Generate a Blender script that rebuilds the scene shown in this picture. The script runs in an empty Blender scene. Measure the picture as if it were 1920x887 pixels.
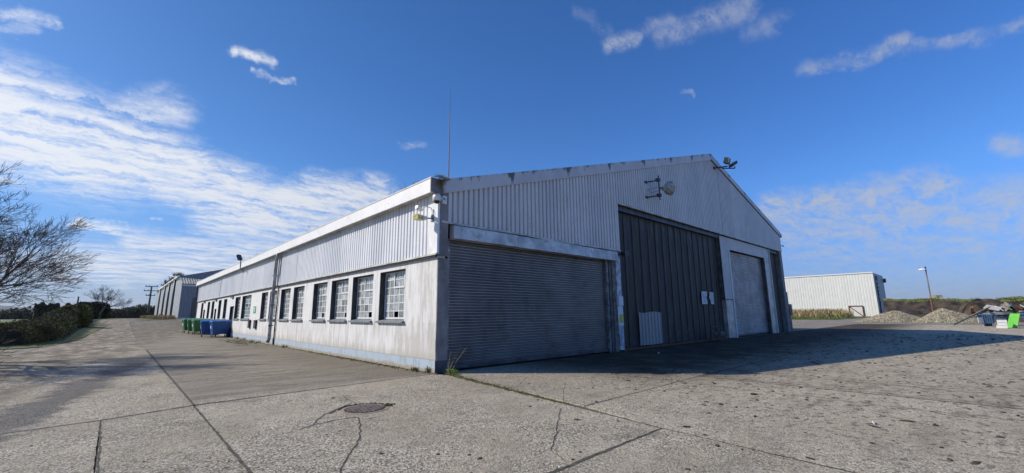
import bpy, math, random
import numpy as np
from mathutils import Vector, Matrix, Euler, noise as mnoise

random.seed(7)
R_ = math.radians
sc = bpy.context.scene
COL = sc.collection

# ------------------------------------------------------------------ camera
# world: X along the shutter front, Y along the window side (away), Z up; building corner at the origin
F_PX = 789.14
YAW, PITCH, ROLL = R_(42.6513), R_(10.4124), R_(-0.5170)
CAM = Vector((-6.63, -10.40, 1.60))
FW = Vector((math.sin(YAW)*math.cos(PITCH), math.cos(YAW)*math.cos(PITCH), math.sin(PITCH)))
_rt = Vector((math.cos(YAW), -math.sin(YAW), 0)); _up = _rt.cross(FW)
RT = _rt*math.cos(ROLL) + _up*math.sin(ROLL)
UP = -_rt*math.sin(ROLL) + _up*math.cos(ROLL)
cam = bpy.data.objects.new('camera', bpy.data.cameras.new('camera'))
COL.objects.link(cam)
cam.matrix_world = Matrix(((RT.x, UP.x, -FW.x, CAM.x), (RT.y, UP.y, -FW.y, CAM.y), (RT.z, UP.z, -FW.z, CAM.z), (0, 0, 0, 1)))
cam.data.sensor_width = 36; cam.data.lens = F_PX/1920*36
cam.data.clip_start = 0.05; cam.data.clip_end = 20000
sc.camera = cam

def ray(px, py):
    return FW + RT*((px-960)/F_PX) - UP*((py-443.5)/F_PX)
def atX(px, py, X):
    d = ray(px, py); return CAM + d*((X-CAM.x)/d.x)
def atY(px, py, Y):
    d = ray(px, py); return CAM + d*((Y-CAM.y)/d.y)
def atD(px, py, D):                      # at horizontal distance D
    d = ray(px, py); return CAM + d*(D/math.hypot(d.x, d.y))
def atG(px, py, z=0.0):
    d = ray(px, py); return CAM + d*((z-CAM.z)/d.z)

# ------------------------------------------------------------------ light
SUN_EL = 33.5
sx, sy = -0.697, 0.717
sc.view_settings.view_transform = 'Standard'; sc.view_settings.look = 'None'
sc.view_settings.gamma = 1; sc.view_settings.exposure = 0.0
sun = bpy.data.objects.new('sun', bpy.data.lights.new('sun', 'SUN')); COL.objects.link(sun)
sun.data.energy = 4.9; sun.data.angle = R_(0.5); sun.data.color = (1.0, 0.925, 0.81)
D2S = Vector((sx*math.cos(R_(SUN_EL)), sy*math.cos(R_(SUN_EL)), math.sin(R_(SUN_EL)))).normalized()
sun.rotation_euler = D2S.to_track_quat('Z', 'Y').to_euler()
sun.location = (-30, 30, 40)
try:
    sc.cycles.use_denoising = True
    sc.cycles.max_bounces = 6; sc.cycles.diffuse_bounces = 3; sc.cycles.glossy_bounces = 3
except Exception: pass

world = bpy.data.worlds.new('World'); sc.world = world; world.use_nodes = True
wt = world.node_tree; wt.nodes.clear()
class NT:
    """tiny node helper"""
    def __init__(s, tree): s.t = tree
    def n(s, typ, **kw):
        nd = s.t.nodes.new(typ)
        for k, v in kw.items():
            if k == 'ins':
                for a, b in v.items():
                    if hasattr(b, 'is_output') or isinstance(b, bpy.types.NodeSocket): s.t.links.new(b, nd.inputs[a])
                    else: nd.inputs[a].default_value = b
            else: setattr(nd, k, v)
        return nd
    def m(s, op, a, b=None, c=None, clamp=False):
        nd = s.t.nodes.new('ShaderNodeMath'); nd.operation = op; nd.use_clamp = clamp
        for i, v in enumerate((a, b, c)):
            if v is None: continue
            if isinstance(v, bpy.types.NodeSocket): s.t.links.new(v, nd.inputs[i])
            else: nd.inputs[i].default_value = v
        return nd.outputs[0]
    def vm(s, op, a, b=None, sc_=None, out=0):
        nd = s.t.nodes.new('ShaderNodeVectorMath'); nd.operation = op
        for i, v in enumerate((a, b)):
            if v is None: continue
            if isinstance(v, bpy.types.NodeSocket): s.t.links.new(v, nd.inputs[i])
            else: nd.inputs[i].default_value = v
        if sc_ is not None:
            if isinstance(sc_, bpy.types.NodeSocket): s.t.links.new(sc_, nd.inputs['Scale'])
            else: nd.inputs['Scale'].default_value = sc_
        return nd.outputs[out]
    def mr(s, v, a, b, c=0.0, d=1.0, smooth=True):
        nd = s.t.nodes.new('ShaderNodeMapRange'); nd.interpolation_type = 'SMOOTHSTEP' if smooth else 'LINEAR'
        s.t.links.new(v, nd.inputs[0])
        for i, q in enumerate((a, b, c, d)):
            if isinstance(q, bpy.types.NodeSocket): s.t.links.new(q, nd.inputs[i+1])
            else: nd.inputs[i+1].default_value = q
        return nd.outputs[0]
    def noise(s, vec, scale, detail=4, rough=0.55, dist=0.0, col=False):
        nd = s.t.nodes.new('ShaderNodeTexNoise'); s.t.links.new(vec, nd.inputs['Vector'])
        nd.inputs['Scale'].default_value = scale; nd.inputs['Detail'].default_value = detail
        nd.inputs['Roughness'].default_value = rough; nd.inputs['Distortion'].default_value = dist
        return nd.outputs['Color' if col else 'Fac']
    def vor(s, vec, scale, out='Distance', feature='F1', rnd=1.0):
        nd = s.t.nodes.new('ShaderNodeTexVoronoi'); nd.feature = feature
        s.t.links.new(vec, nd.inputs['Vector']); nd.inputs['Scale'].default_value = scale
        nd.inputs['Randomness'].default_value = rnd
        return nd.outputs[out]
    def mix(s, f, a, b, blend='MIX'):
        nd = s.t.nodes.new('ShaderNodeMix'); nd.data_type = 'RGBA'; nd.blend_type = blend
        for i, v in ((0, f), (6, a), (7, b)):
            if isinstance(v, bpy.types.NodeSocket): s.t.links.new(v, nd.inputs[i])
            else: nd.inputs[i].default_value = v if i == 0 else (tuple(v)+(1,))[:4]
        return nd.outputs[2]
    def mapping(s, vec, scale=(1, 1, 1), loc=(0, 0, 0), rot=(0, 0, 0)):
        nd = s.t.nodes.new('ShaderNodeMapping'); s.t.links.new(vec, nd.inputs[0])
        nd.inputs['Scale'].default_value = scale; nd.inputs['Location'].default_value = loc; nd.inputs['Rotation'].default_value = rot
        return nd.outputs[0]
    def link(s, a, b): s.t.links.new(a, b)

W = NT(wt)
sky = W.n('ShaderNodeTexSky', sky_type='NISHITA')
sky.sun_disc = False; sky.sun_elevation = R_(SUN_EL); sky.sun_rotation = math.atan2(sx, sy)
sky.altitude = 50; sky.air_density = 1.0; sky.dust_density = 0.35; sky.ozone_density = 3.0
dirv = W.n('ShaderNodeTexCoord').outputs['Generated']
sepd = W.n('ShaderNodeSeparateXYZ', ins={0: dirv})
az = W.m('ARCTAN2', sepd.outputs[0], sepd.outputs[1]); el = W.m('ARCSINE', sepd.outputs[2])
azel = W.n('ShaderNodeCombineXYZ', ins={0: az, 1: el}).outputs[0]
# a high cloud layer: direction projected on a plane far above, so the texture flattens towards the horizon
zc = W.m('ADD', W.m('MAXIMUM', sepd.outputs[2], 0.0), 0.10)
plane = W.vm('DIVIDE', dirv, W.n('ShaderNodeCombineXYZ', ins={0: zc, 1: zc, 2: zc}).outputs[0])
plane = W.vm('MULTIPLY', plane, (1, 1, 0))
warp = W.noise(azel, 12.0, 7, 0.68, col=True)
wv = W.vm('SCALE', W.vm('SUBTRACT', warp, (0.5, 0.5, 0.5)), None, 0.058)
pw = W.vm('ADD', azel, wv)
def azel_px(px, py):
    d = ray(px, py).normalized(); return (math.atan2(d.x, d.y), math.asin(d.z))
# (x0, y0, x1, y1, half-width, density): cloud streaks by sky direction
CLOUDS = [(-60, 195, 200, 290, 105, 1.0), (60, 250, 320, 205, 50, .62), (190, 270, 460, 365, 62, 1.0), (440, 375, 700, 372, 46, .95),
          (420, 400, 640, 440, 52, .85), (560, 420, 800, 440, 40, .7), (-20, 332, 105, 338, 14, .75), (140, 420, 240, 430, 11, .8),
          (250, 452, 500, 470, 26, .75), (130, 500, 500, 495, 44, .78), (-20, 490, 240, 525, 34, .62),
          (438, 96, 512, 112, 12, .74), (470, 133, 550, 150, 7, .46), (286, 408, 300, 409, 6, .7), (0, 28, 95, 38, 16, .62), (0, 60, 60, 50, 14, .4),
          (755, 272, 800, 272, 8, .34), (180, 445, 250, 450, 7, .4),
          (1140, 80, 1260, 40, 20, .42), (1240, 70, 1400, 10, 34, .40), (1400, 62, 1470, 40, 28, .32), (1080, 20, 1140, 60, 16, .26),
          (1505, 130, 1690, 85, 18, .50), (1600, 110, 1960, 42, 18, .42), (1283, 176, 1300, 176, 8, .6),
          (1885, 270, 2000, 290, 26, .5), (1440, 392, 1760, 350, 36, .66), (1480, 425, 1960, 380, 66, .56), (1460, 470, 1960, 455, 50, .46),
          (1480, 515, 1960, 520, 16, .38), (-500, 120, -60, 160, 100, .8), (-700, 420, -60, 470, 60, .5), (2000, 120, 2400, 60, 50, .6)]
tot = None
for x0, y0, x1, y1, hw, st in CLOUDS:
    a = azel_px(x0, y0); b = azel_px(x1, y1)
    ba = (b[0]-a[0], b[1]-a[1]); L2 = ba[0]**2+ba[1]**2
    mx, my = (x0+x1)/2, (y0+y1)/2
    c0 = azel_px(mx, my-hw); c1 = azel_px(mx, my+hw); rad = abs(c0[1]-c1[1])/2
    pa = W.vm('SUBTRACT', pw, (a[0], a[1], 0))
    h = W.m('DIVIDE', W.vm('DOT_PRODUCT', pa, (ba[0], ba[1], 0), out=1), L2, clamp=True)
    q = W.vm('SUBTRACT', pa, W.vm('SCALE', W.n('ShaderNodeCombineXYZ', ins={0: ba[0], 1: ba[1]}).outputs[0], None, h))
    dd = W.vm('LENGTH', q, out=1)
    v = W.mr(dd, rad*1.7, rad*0.05, 0, st)
    tot = v if tot is None else W.m('MAXIMUM', tot, v)
n1 = W.noise(W.mapping(plane, (2.2, 6.0, 1), rot=(0, 0, 0.5)), 1.5, 8, 0.62, 0.3)
n2 = W.noise(W.mapping(plane, (1, 2.4, 1), rot=(0, 0, -0.7)), 13.0, 6, 0.66, 0.6)
nn = W.m('ADD', W.m('MULTIPLY', n1, 0.6), W.m('MULTIPLY', n2, 0.4))
fib = W.mr(W.noise(W.mapping(W.vm('ADD', plane, W.vm('SCALE', W.vm('SUBTRACT', warp, (.5, .5, .5)), None, .5)), (1.0, 3.2, 1), rot=(0, 0, 0.55)), 2.6, 8, 0.60), 0.28, 0.66)
c = W.m('MULTIPLY', W.m('POWER', tot, 0.85), W.m('ADD', 0.34, W.m('ADD', W.m('MULTIPLY', fib, 0.70), W.m('MULTIPLY', W.mr(nn, 0.34, 0.66), 0.55))))
c = W.mr(c, 0.12, 1.25)
low = W.mr(el, 0.20, 0.0)                                   # thin milky layer low over the whole horizon
c = W.m('MAXIMUM', c, W.m('MULTIPLY', low, W.mr(n1, 0.30, 0.72, 0.10, 0.42)))
c = W.m('MULTIPLY', c, W.mr(sepd.outputs[2], -0.02, 0.01))
skyc = W.n('ShaderNodeHueSaturation', ins={'Saturation': 1.22, 'Value': 1.0, 'Color': sky.outputs[0]}).outputs[0]
sd = W.vm('DOT_PRODUCT', dirv, tuple(D2S), out=1)
away = W.mr(sd, 0.75, -0.15, smooth=False)
skyc = W.mix(1.0, skyc, W.mix(away, (0.83, 1.02, 1.25), (0.98, 1.26, 1.74)), 'MULTIPLY')
skyc = W.mix(1.0, skyc, W.mix(W.mr(el, -0.02, 0.27), (0.36, 0.43, 0.68), (1.0, 1.0, 1.0)), 'MULTIPLY')
# cloud brightness follows the side the sun is on
cb = W.mr(sd, -0.2, 0.9, 5.2, 9.5, smooth=False)
cc = W.vm('SCALE', W.n('ShaderNodeCombineXYZ', ins={0: 0.97, 1: 1.0, 2: 1.06}).outputs[0], None, cb)
fin = W.mix(W.m('MULTIPLY', c, 0.93), skyc, cc)
bg = W.n('ShaderNodeBackground', ins={'Color': fin, 'Strength': 0.10})
wo = W.n('ShaderNodeOutputWorld'); W.link(bg.outputs[0], wo.inputs[0])
world.cycles.sampling_method = 'MANUAL'; world.cycles.sample_map_resolution = 512

# ------------------------------------------------------------------ materials
MATS = {}
def newmat(name):
    m = bpy.data.materials.new(name); m.use_nodes = True; m.node_tree.nodes.clear()
    T = NT(m.node_tree); b = T.n('ShaderNodeBsdfPrincipled'); o = T.n('ShaderNodeOutputMaterial'); T.link(b.outputs[0], o.inputs[0])
    MATS[name] = m
    return m, T, b
def bump(T, b, h, strength=0.5, dist=0.01):
    n = T.n('ShaderNodeBump', ins={'Height': h, 'Strength': strength, 'Distance': dist}); T.link(n.outputs[0], b.inputs['Normal'])
def simple(name, col, rough=0.6, metal=0.0, var=0.18, scale=3.0, bmp=0.0, bscale=40, dirt=None, dirt_amt=0.5, island=0.0, spec=0.5):
    m, T, b = newmat(name)
    P = T.n('ShaderNodeNewGeometry').outputs['Position']
    n = T.noise(P, scale, 5, 0.6)
    d = tuple(max(0, c*(1-var*1.6)) for c in col); l = tuple(min(1, c*(1+var)) for c in col)
    c = T.mix(T.mr(n, 0.3, 0.7), d, l)
    if dirt:
        nd = T.noise(P, scale*0.8+1.3, 6, 0.65)
        c = T.mix(T.m('MULTIPLY', T.mr(nd, 0.48, 0.7), dirt_amt), c, dirt)
    if island:
        ri = T.n('ShaderNodeNewGeometry').outputs['Random Per Island']
        c = T.mix(1.0, c, T.n('ShaderNodeCombineColor', ins={0: T.mr(ri, 0, 1, 1-island, 1+island, False), 1: T.mr(ri, 0, 1, 1-island, 1+island, False), 2: T.mr(ri, 0, 1, 1-island, 1+island*0.6, False)}).outputs[0], 'MULTIPLY')
    T.link(c, b.inputs['Base Color']); b.inputs['Roughness'].default_value = rough; b.inputs['Metallic'].default_value = metal
    b.inputs['Specular IOR Level'].default_value = spec
    if bmp: bump(T, b, T.noise(P, bscale, 4), bmp, 0.01)
    return m
def objrand(T): return T.n('ShaderNodeObjectInfo').outputs['Random']

def cladding(name, col, stain, stain_amt, rough=0.45, streak=(14, 14, 0.8)):
    m, T, b = newmat(name)
    P = T.n('ShaderNodeNewGeometry').outputs['Position']
    n1 = T.noise(T.mapping(P, streak), 1.0, 5, 0.65); n2 = T.noise(P, 0.7, 4, 0.6); n3 = T.noise(P, 25, 3, 0.6)
    c = T.mix(T.mr(n2, 0.3, 0.7), tuple(x*0.9 for x in col), col)
    r = objrand(T)
    c = T.mix(1.0, c, T.n('ShaderNodeCombineColor', ins={0: T.mr(r, 0, 1, .90, 1.04, False), 1: T.mr(r, 0, 1, .91, 1.04, False), 2: T.mr(r, 0, 1, .93, 1.04, False)}).outputs[0], 'MULTIPLY')
    f = T.m('MULTIPLY', T.mr(T.m('ADD', T.m('MULTIPLY', n1, .7), T.m('MULTIPLY', n3, .3)), 0.5, 0.72), stain_amt)
    c = T.mix(f, c, stain)
    T.link(c, b.inputs['Base Color']); b.inputs['Roughness'].default_value = rough
    bump(T, b, n3, 0.08, 0.005)
    return m
cladding('side_cladding', (0.76, 0.77, 0.79), (0.42, 0.40, 0.35), 0.65)
cladding('front_cladding', (0.70, 0.68, 0.65), (0.24, 0.22, 0.20), 0.75)
cladding('white_cladding', (0.70, 0.70, 0.65), (0.55, 0.52, 0.44), 0.4, streak=(3, 3, 0.3))
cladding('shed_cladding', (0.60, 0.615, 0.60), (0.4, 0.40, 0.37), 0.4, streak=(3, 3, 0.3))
cladding('shaded_cladding', (0.24, 0.26, 0.29), (0.14, 0.15, 0.17), 0.4, streak=(3, 3, 0.3))  # darker cladding copy, with the shade of faces away from the sun in its colour
cladding('galv_patch', (0.34, 0.34, 0.33), (0.16, 0.14, 0.12), 0.9, 0.5)

def plaster():
    m, T, b = newmat('plaster')
    P = T.n('ShaderNodeNewGeometry').outputs['Position']
    z = T.n('ShaderNodeSeparateXYZ', ins={0: P}).outputs[2]
    y = T.n('ShaderNodeSeparateXYZ', ins={0: P}).outputs[1]
    st = T.noise(T.mapping(P, (5, 5, 0.7)), 1.0, 6, 0.68, 0.4)
    st2 = T.noise(T.mapping(P, (28, 28, 2.0)), 1.0, 4, 0.7)
    big = T.noise(P, 0.9, 4, 0.6); fine = T.noise(P, 55, 3, 0.6)
    base = T.mix(T.mr(fine, 0.35, 0.7), (0.66, 0.655, 0.65), (0.80, 0.79, 0.78))
    # grey-green weathering: more of it near the corner, low on the wall and in vertical runs
    near = T.mr(y, 3.4, -0.3, 0.0, 0.09)
    lowb = T.mr(z, 1.5, 0.35, 0.0, 0.07)
    lvl = T.m('ADD', T.m('ADD', T.m('MULTIPLY', st, 0.62), T.m('MULTIPLY', st2, 0.24)), T.m('MULTIPLY', big, 0.24))
    w = T.mr(T.m('ADD', lvl, T.m('ADD', near, lowb)), 0.53, 0.70)
    c = T.mix(T.m('MULTIPLY', w, 0.52), base, (0.33, 0.31, 0.25))
    br = T.mr(T.noise(T.mapping(P, (3.2, 3.2, 0.5), (7, 3, 1)), 1.0, 5, 0.7), 0.60, 0.80)
    c = T.mix(T.m('MULTIPLY', br, 0.6), c, (0.36, 0.27, 0.16))
    # run-off below the sills, strongest right under them
    run = T.m('MULTIPLY', T.mr(z, .55, 1.32), T.mr(z, 1.42, 1.34)); run = T.m('MULTIPLY', run, T.mr(T.noise(T.mapping(P, (11, 11, 0.35), (2, 5, 8)), 1.0, 4, .65), .47, .62))
    c = T.mix(T.m('MULTIPLY', run, .5), c, (0.30, 0.29, 0.26))
    spl = T.m('MULTIPLY', T.mr(T.m('SUBTRACT', z, T.m('MULTIPLY', st, .5)), .40, .05), .55)
    c = T.mix(spl, c, (0.40, 0.37, 0.30))
    gr = T.mr(T.noise(T.mapping(P, (9, 9, 0.9), (1, 9, 4)), 1.0, 4, 0.7), 0.63, 0.78)
    c = T.mix(T.m('MULTIPLY', gr, 0.35), c, (0.25, 0.27, 0.30))
    T.link(c, b.inputs['Base Color']); b.inputs['Roughness'].default_value = 0.85
    bump(T, b, T.m('ADD', T.m('MULTIPLY', fine, .6), T.m('MULTIPLY', T.noise(P, 6, 4), 1.5)), 0.5, 0.012)
plaster()
def plinth_m():
    m, T, b = newmat('blue_plinth')
    P = T.n('ShaderNodeNewGeometry').outputs['Position']
    z = T.n('ShaderNodeSeparateXYZ', ins={0: P}).outputs[2]
    st = T.noise(T.mapping(P, (6, 6, 2)), 1.0, 6, 0.7); f = T.noise(P, 45, 4, 0.6)
    c = T.mix(T.mr(f, 0.3, 0.7), (0.36, 0.44, 0.52), (0.44, 0.51, 0.58))
    c = T.mix(T.m('MULTIPLY', T.mr(st, 0.48, 0.68), 0.7), c, (0.30, 0.31, 0.31))
    lo = T.mr(T.m('SUBTRACT', z, T.m('MULTIPLY', T.noise(P, 4, 4), 0.22)), 0.04, -0.07)
    c = T.mix(lo, c, (0.33, 0.29, 0.22))
    T.link(c, b.inputs['Base Color']); b.inputs['Roughness'].default_value = 0.8
    bump(T, b, f, 0.4, 0.01)
plinth_m()
def fascia_m():
    m, T, b = newmat('fascia_white')
    P = T.n('ShaderNodeNewGeometry').outputs['Position']
    s = T.noise(T.mapping(P, (3, 3, 9)), 1.0, 6, 0.7, 0.5); v = T.vor(P, 5.0)
    c = T.mix(T.mr(T.noise(P, 1.2, 4), .3, .7), (0.74, 0.74, 0.73), (0.82, 0.81, 0.80))
    c = T.mix(T.m('MULTIPLY', T.mr(s, 0.56, 0.72), 0.55), c, (0.42, 0.38, 0.30))
    c = T.mix(T.m('MULTIPLY', T.mr(T.noise(P, 14, 4, .7), 0.64, 0.72), 0.8), c, (0.16, 0.15, 0.13))
    T.link(c, b.inputs['Base Color']); b.inputs['Roughness'].default_value = 0.6
fascia_m()
def rake_m():
    m, T, b = newmat('fascia_grey')
    P = T.n('ShaderNodeNewGeometry').outputs['Position']
    G = T.n('ShaderNodeAttribute', attribute_name='edge').outputs['Fac']     # 0 low edge .. 1 top edge; 2 at a board end
    s = T.noise(T.mapping(P, (5, 5, 1.3)), 1.0, 6, 0.7, 0.6)
    c = T.mix(T.mr(T.noise(P, 1.0, 4), .3, .7), (0.50, 0.50, 0.51), (0.60, 0.60, 0.61))
    f = T.mr(T.m('ADD', s, T.m('MULTIPLY', G, 0.30)), 0.68, 0.80)
    c = T.mix(T.m('MULTIPLY', f, 0.9), c, (0.09, 0.08, 0.065))
    T.link(c, b.inputs['Base Color']); b.inputs['Roughness'].default_value = 0.6
rake_m()
def concrete_m():
    m, T, b = newmat('yard_concrete')
    P = T.n('ShaderNodeNewGeometry').outputs['Position']
    sp = T.n('ShaderNodeSeparateXYZ', ins={0: P}); X, Y = sp.outputs[0], sp.outputs[1]
    Pf = T.vm('MULTIPLY', P, (1, 1, 0))
    wcol = T.noise(Pf, 1.6, 5, .65, col=True)
    wob = T.vm('ADD', Pf, T.vm('SCALE', T.vm('SUBTRACT', wcol, (.5, .5, .5)), None, .9))
    agg = T.vor(Pf, 50); aggc = T.n('ShaderNodeSeparateColor', ins={0: T.vor(Pf, 50, 'Color')})
    n_f = T.noise(Pf, 120, 3, 0.7); n_m = T.noise(wob, 16, 6, 0.72); n_p = T.noise(wob, 3.2, 6, 0.68); n_l = T.noise(Pf, 0.9, 5, 0.62); n_xl = T.noise(Pf, 0.22, 4, 0.6)
    base = T.mix(T.mr(n_l, .3, .7), (0.40, 0.345, 0.258), (0.57, 0.50, 0.380))
    base = T.mix(T.m('MULTIPLY', T.mr(n_p, .45, .68), .45), base, (0.27, 0.235, 0.185))
    base = T.mix(T.m('MULTIPLY', T.mr(n_xl, .45, .62), .55), base, (0.36, 0.30, 0.22))
    base = T.mix(T.m('MULTIPLY', T.mr(n_p, .42, .30), .5), base, (0.52, 0.49, 0.43))
    # worn surface: stones show pale and dark, more in some patches than others
    wear = T.mr(T.noise(wob, .55, 4, .6), .38, .60, .30, 1.0)
    base = T.mix(T.m('MULTIPLY', wear, T.m('MULTIPLY', T.mr(aggc.outputs[0], .55, .95), .70)), base, (0.86, 0.79, 0.66))
    base = T.mix(T.m('MULTIPLY', wear, T.m('MULTIPLY', T.mr(aggc.outputs[0], .42, .05), .85)), base, (0.12, 0.105, 0.083))
    base = T.mix(T.m('MULTIPLY', T.mr(n_m, .54, .66), .85), base, (0.10, 0.090, 0.072))
    Pp = T.mapping(wob, (1, 1.7, 1), rot=(0, 0, .7))
    pit = T.m('MULTIPLY', T.mr(T.vor(Pp, 17), .24, .10), T.mr(T.n('ShaderNodeSeparateColor', ins={0: T.vor(Pp, 17, 'Color')}).outputs[1], .52, .7))
    base = T.mix(T.m('MULTIPLY', pit, .9), base, (0.060, 0.052, 0.040))
    stn = T.mr(T.noise(T.mapping(wob, (1, 1, 1), (4, 9, 0)), .8, 6, .72), .54, .68)
    base = T.mix(T.m('MULTIPLY', stn, .5), base, (0.15, 0.128, 0.095))
    nwx = T.m('MULTIPLY', T.m('SUBTRACT', n_l, .5), 2.2)
    # smoother, darker apron beside the window wall with drag marks along it
    ap = T.m('MULTIPLY', T.mr(X, -5.6, -5.3), T.mr(Y, -0.4, 0.3)); ap = T.m('MULTIPLY', ap, T.mr(X, 0.4, 0.2))
    apc = T.mix(T.mr(T.noise(T.mapping(wob, (.5, 2.4, 1)), 1.0, 6, .7), .35, .66), (0.13, 0.110, 0.085), (0.29, 0.255, 0.205))
    apc = T.mix(T.mr(T.m('ADD', X, nwx), -3.2, -.3, 0, .72), apc, (0.095, 0.085, 0.066))
    base = T.mix(T.m('MULTIPLY', ap, .80), base, apc)
    # dark tar band running up the left of the lane, brown dirt left of it
    nx = T.m('MULTIPLY', T.m('SUBTRACT', n_l, .5), 1.6); ny = T.m('MULTIPLY', T.m('SUBTRACT', n_p, .5), 1.0)
    xl = T.m('ADD', T.m('SUBTRACT', T.m('SUBTRACT', X, -7.72), T.m('MULTIPLY', Y, .165)), T.m('ADD', nx, ny))
    dk = T.m('MULTIPLY', T.mr(T.m('ABSOLUTE', xl), .62, .22), T.m('MULTIPLY', T.mr(Y, 14, 9), T.mr(Y, -5, -1)))
    base = T.mix(T.m('MULTIPLY', dk, T.mr(n_m, .40, .58, .95, .55)), base, (0.085, 0.085, 0.088))
    ld = T.m('MULTIPLY', T.mr(xl, -.3, -1.6), T.mr(T.noise(T.mapping(wob, (1.6, .45, 1), rot=(0, 0, -.2)), 1.0, 6, .7), .40, .58))
    base = T.mix(T.m('MULTIPLY', ld, .8), base, (0.135, 0.108, 0.076))
    # darker streaks stretched across the lane further up
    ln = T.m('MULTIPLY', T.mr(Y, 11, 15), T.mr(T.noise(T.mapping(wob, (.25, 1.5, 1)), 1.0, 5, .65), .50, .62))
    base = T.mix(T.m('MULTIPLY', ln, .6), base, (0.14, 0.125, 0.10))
    # vehicle dirt on the right-hand yard
    rt = T.mr(T.m('ADD', X, T.m('MULTIPLY', Y, -0.35)), 0.0, 6.0)
    base = T.mix(T.m('MULTIPLY', rt, .34), base, (0.66, 0.575, 0.43))
    st = T.noise(T.mapping(wob, (.5, 3.2, 1), rot=(0, 0, -1.35)), 1.0, 7, 0.70)
    base = T.mix(T.m('MULTIPLY', T.m('MULTIPLY', rt, T.mr(st, .48, .62)), .42), base, (0.165, 0.132, 0.092))
    crumbs = T.mr(T.noise(Pf, 6.5, 5, .72), .545, .585)
    base = T.mix(T.m('MULTIPLY', T.m('MULTIPLY', crumbs, T.m('ADD', T.m('MULTIPLY', rt, .85), .14)), .72), base, (0.070, 0.055, 0.038))
    for x0, w_ in ((4.62, .07), (5.95, .10), (6.35, .05), (3.2, .05)):          # tyre tracks running out of the doors
        tx = T.m('ABSOLUTE', T.m('ADD', T.m('SUBTRACT', X, x0), T.m('MULTIPLY', T.m('SUBTRACT', n_l, .5), .7)))
        tr = T.m('MULTIPLY', T.mr(tx, w_*1.8, w_*.5), T.mr(n_m, .38, .56))
        base = T.mix(T.m('MULTIPLY', T.m('MULTIPLY', tr, .55), T.mr(Y, -.5, -4)), base, (0.13, 0.105, 0.078))
    # dirt before the doors, darkened to paint in the building's shade
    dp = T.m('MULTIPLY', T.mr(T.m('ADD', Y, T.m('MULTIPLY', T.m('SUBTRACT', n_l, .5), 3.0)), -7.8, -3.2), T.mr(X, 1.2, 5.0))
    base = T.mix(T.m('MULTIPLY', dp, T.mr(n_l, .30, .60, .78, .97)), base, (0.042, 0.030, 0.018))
    r = objrand(T)
    base = T.mix(1.0, base, T.n('ShaderNodeCombineColor', ins={0: T.mr(r, 0, 1, .90, 1.04, False), 1: T.mr(r, 0, 1, .89, 1.03, False), 2: T.mr(r, 0, 1, .87, 1.02, False)}).outputs[0], 'MULTIPLY')
    T.link(base, b.inputs['Base Color']); b.inputs['Roughness'].default_value = 0.85; b.inputs['Specular IOR Level'].default_value = 0.25
    rough_amt = T.mr(ap, 0, 1, 1.0, .4)
    h = T.m('ADD', T.m('MULTIPLY', agg, -.8), T.m('ADD', T.m('MULTIPLY', n_m, 2.2), T.m('ADD', T.m('MULTIPLY', n_f, .4), T.m('MULTIPLY', n_p, 4.0))))
    bn = T.n('ShaderNodeBump', ins={'Height': h, 'Strength': T.m('MULTIPLY', rough_amt, .8), 'Distance': 0.022}); T.link(bn.outputs[0], b.inputs['Normal'])
concrete_m()
def ground_m():
    m, T, b = newmat('dirt_ground')
    P = T.n('ShaderNodeNewGeometry').outputs['Position']; Pf = T.vm('MULTIPLY', P, (1, 1, 0))
    n = T.noise(Pf, .35, 6, .65); f = T.noise(Pf, 12, 5, .7); v = T.vor(Pf, 30)
    c = T.mix(T.mr(n, .35, .65), (0.20, 0.17, 0.125), (0.32, 0.28, 0.22))
    c = T.mix(T.m('MULTIPLY', T.mr(f, .45, .65), .6), c, (0.10, 0.09, 0.07))
    X = T.n('ShaderNodeSeparateXYZ', ins={0: P}).outputs[0]; Y = T.n('ShaderNodeSeparateXYZ', ins={0: P}).outputs[1]
    far = T.m('MAXIMUM', T.mr(X, 175, 260), T.m('MAXIMUM', T.mr(Y, 150, 220), T.mr(X, -14, -40)))
    c = T.mix(far, c, T.mix(T.mr(n, .4, .6), (0.07, 0.10, 0.03), (0.12, 0.14, 0.05)))
    T.link(c, b.inputs['Base Color']); b.inputs['Roughness'].default_value = 0.9; bump(T, b, T.m('ADD', f, v), .6, .03)
ground_m()
simple('joint_dirt', (0.12, 0.10, 0.075), 0.95, var=.4, scale=9, bmp=.6, dirt=(0.09, 0.11, 0.03), dirt_amt=.5)
simple('crack_dark', (0.085, 0.074, 0.058), 0.95, var=.4, scale=9)
simple('moss', (0.085, 0.090, 0.025), 0.95, var=.5, scale=14, bmp=1.0, bscale=60, dirt=(0.13, 0.09, 0.04), dirt_amt=.8)
simple('dead_leaves', (0.20, 0.12, 0.06), 0.8, var=.3, island=.6)
simple('clod', (0.055, 0.038, 0.026), 0.95, var=.4, scale=20, bmp=.6, island=.35)
simple('corner_grey', (0.23, 0.22, 0.215), 0.7, var=.2, scale=2, bmp=.3, dirt=(0.14, 0.13, 0.11), dirt_amt=.6)
simple('soffit', (0.50, 0.50, 0.48), 0.7, var=.2, scale=2, dirt=(0.2, 0.2, 0.16), dirt_amt=.6)
simple('flashing_cream', (0.58, 0.56, 0.49), 0.55, var=.2, scale=2.5, dirt=(0.25, 0.22, 0.16), dirt_amt=.6)
simple('flashing_white', (0.78, 0.78, 0.77), 0.5, var=.08, scale=2.5, dirt=(0.5, 0.47, 0.4), dirt_amt=.3)
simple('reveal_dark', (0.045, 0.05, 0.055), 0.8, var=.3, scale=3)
simple('sill_grey', (0.22, 0.24, 0.25), 0.85, var=.3, scale=6, bmp=.4, dirt=(0.1, .1, .09), dirt_amt=.6)
simple('window_frame_white', (0.72, 0.73, 0.73), 0.5, var=.1, scale=6, dirt=(0.4, .36, .3), dirt_amt=.4)
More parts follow.
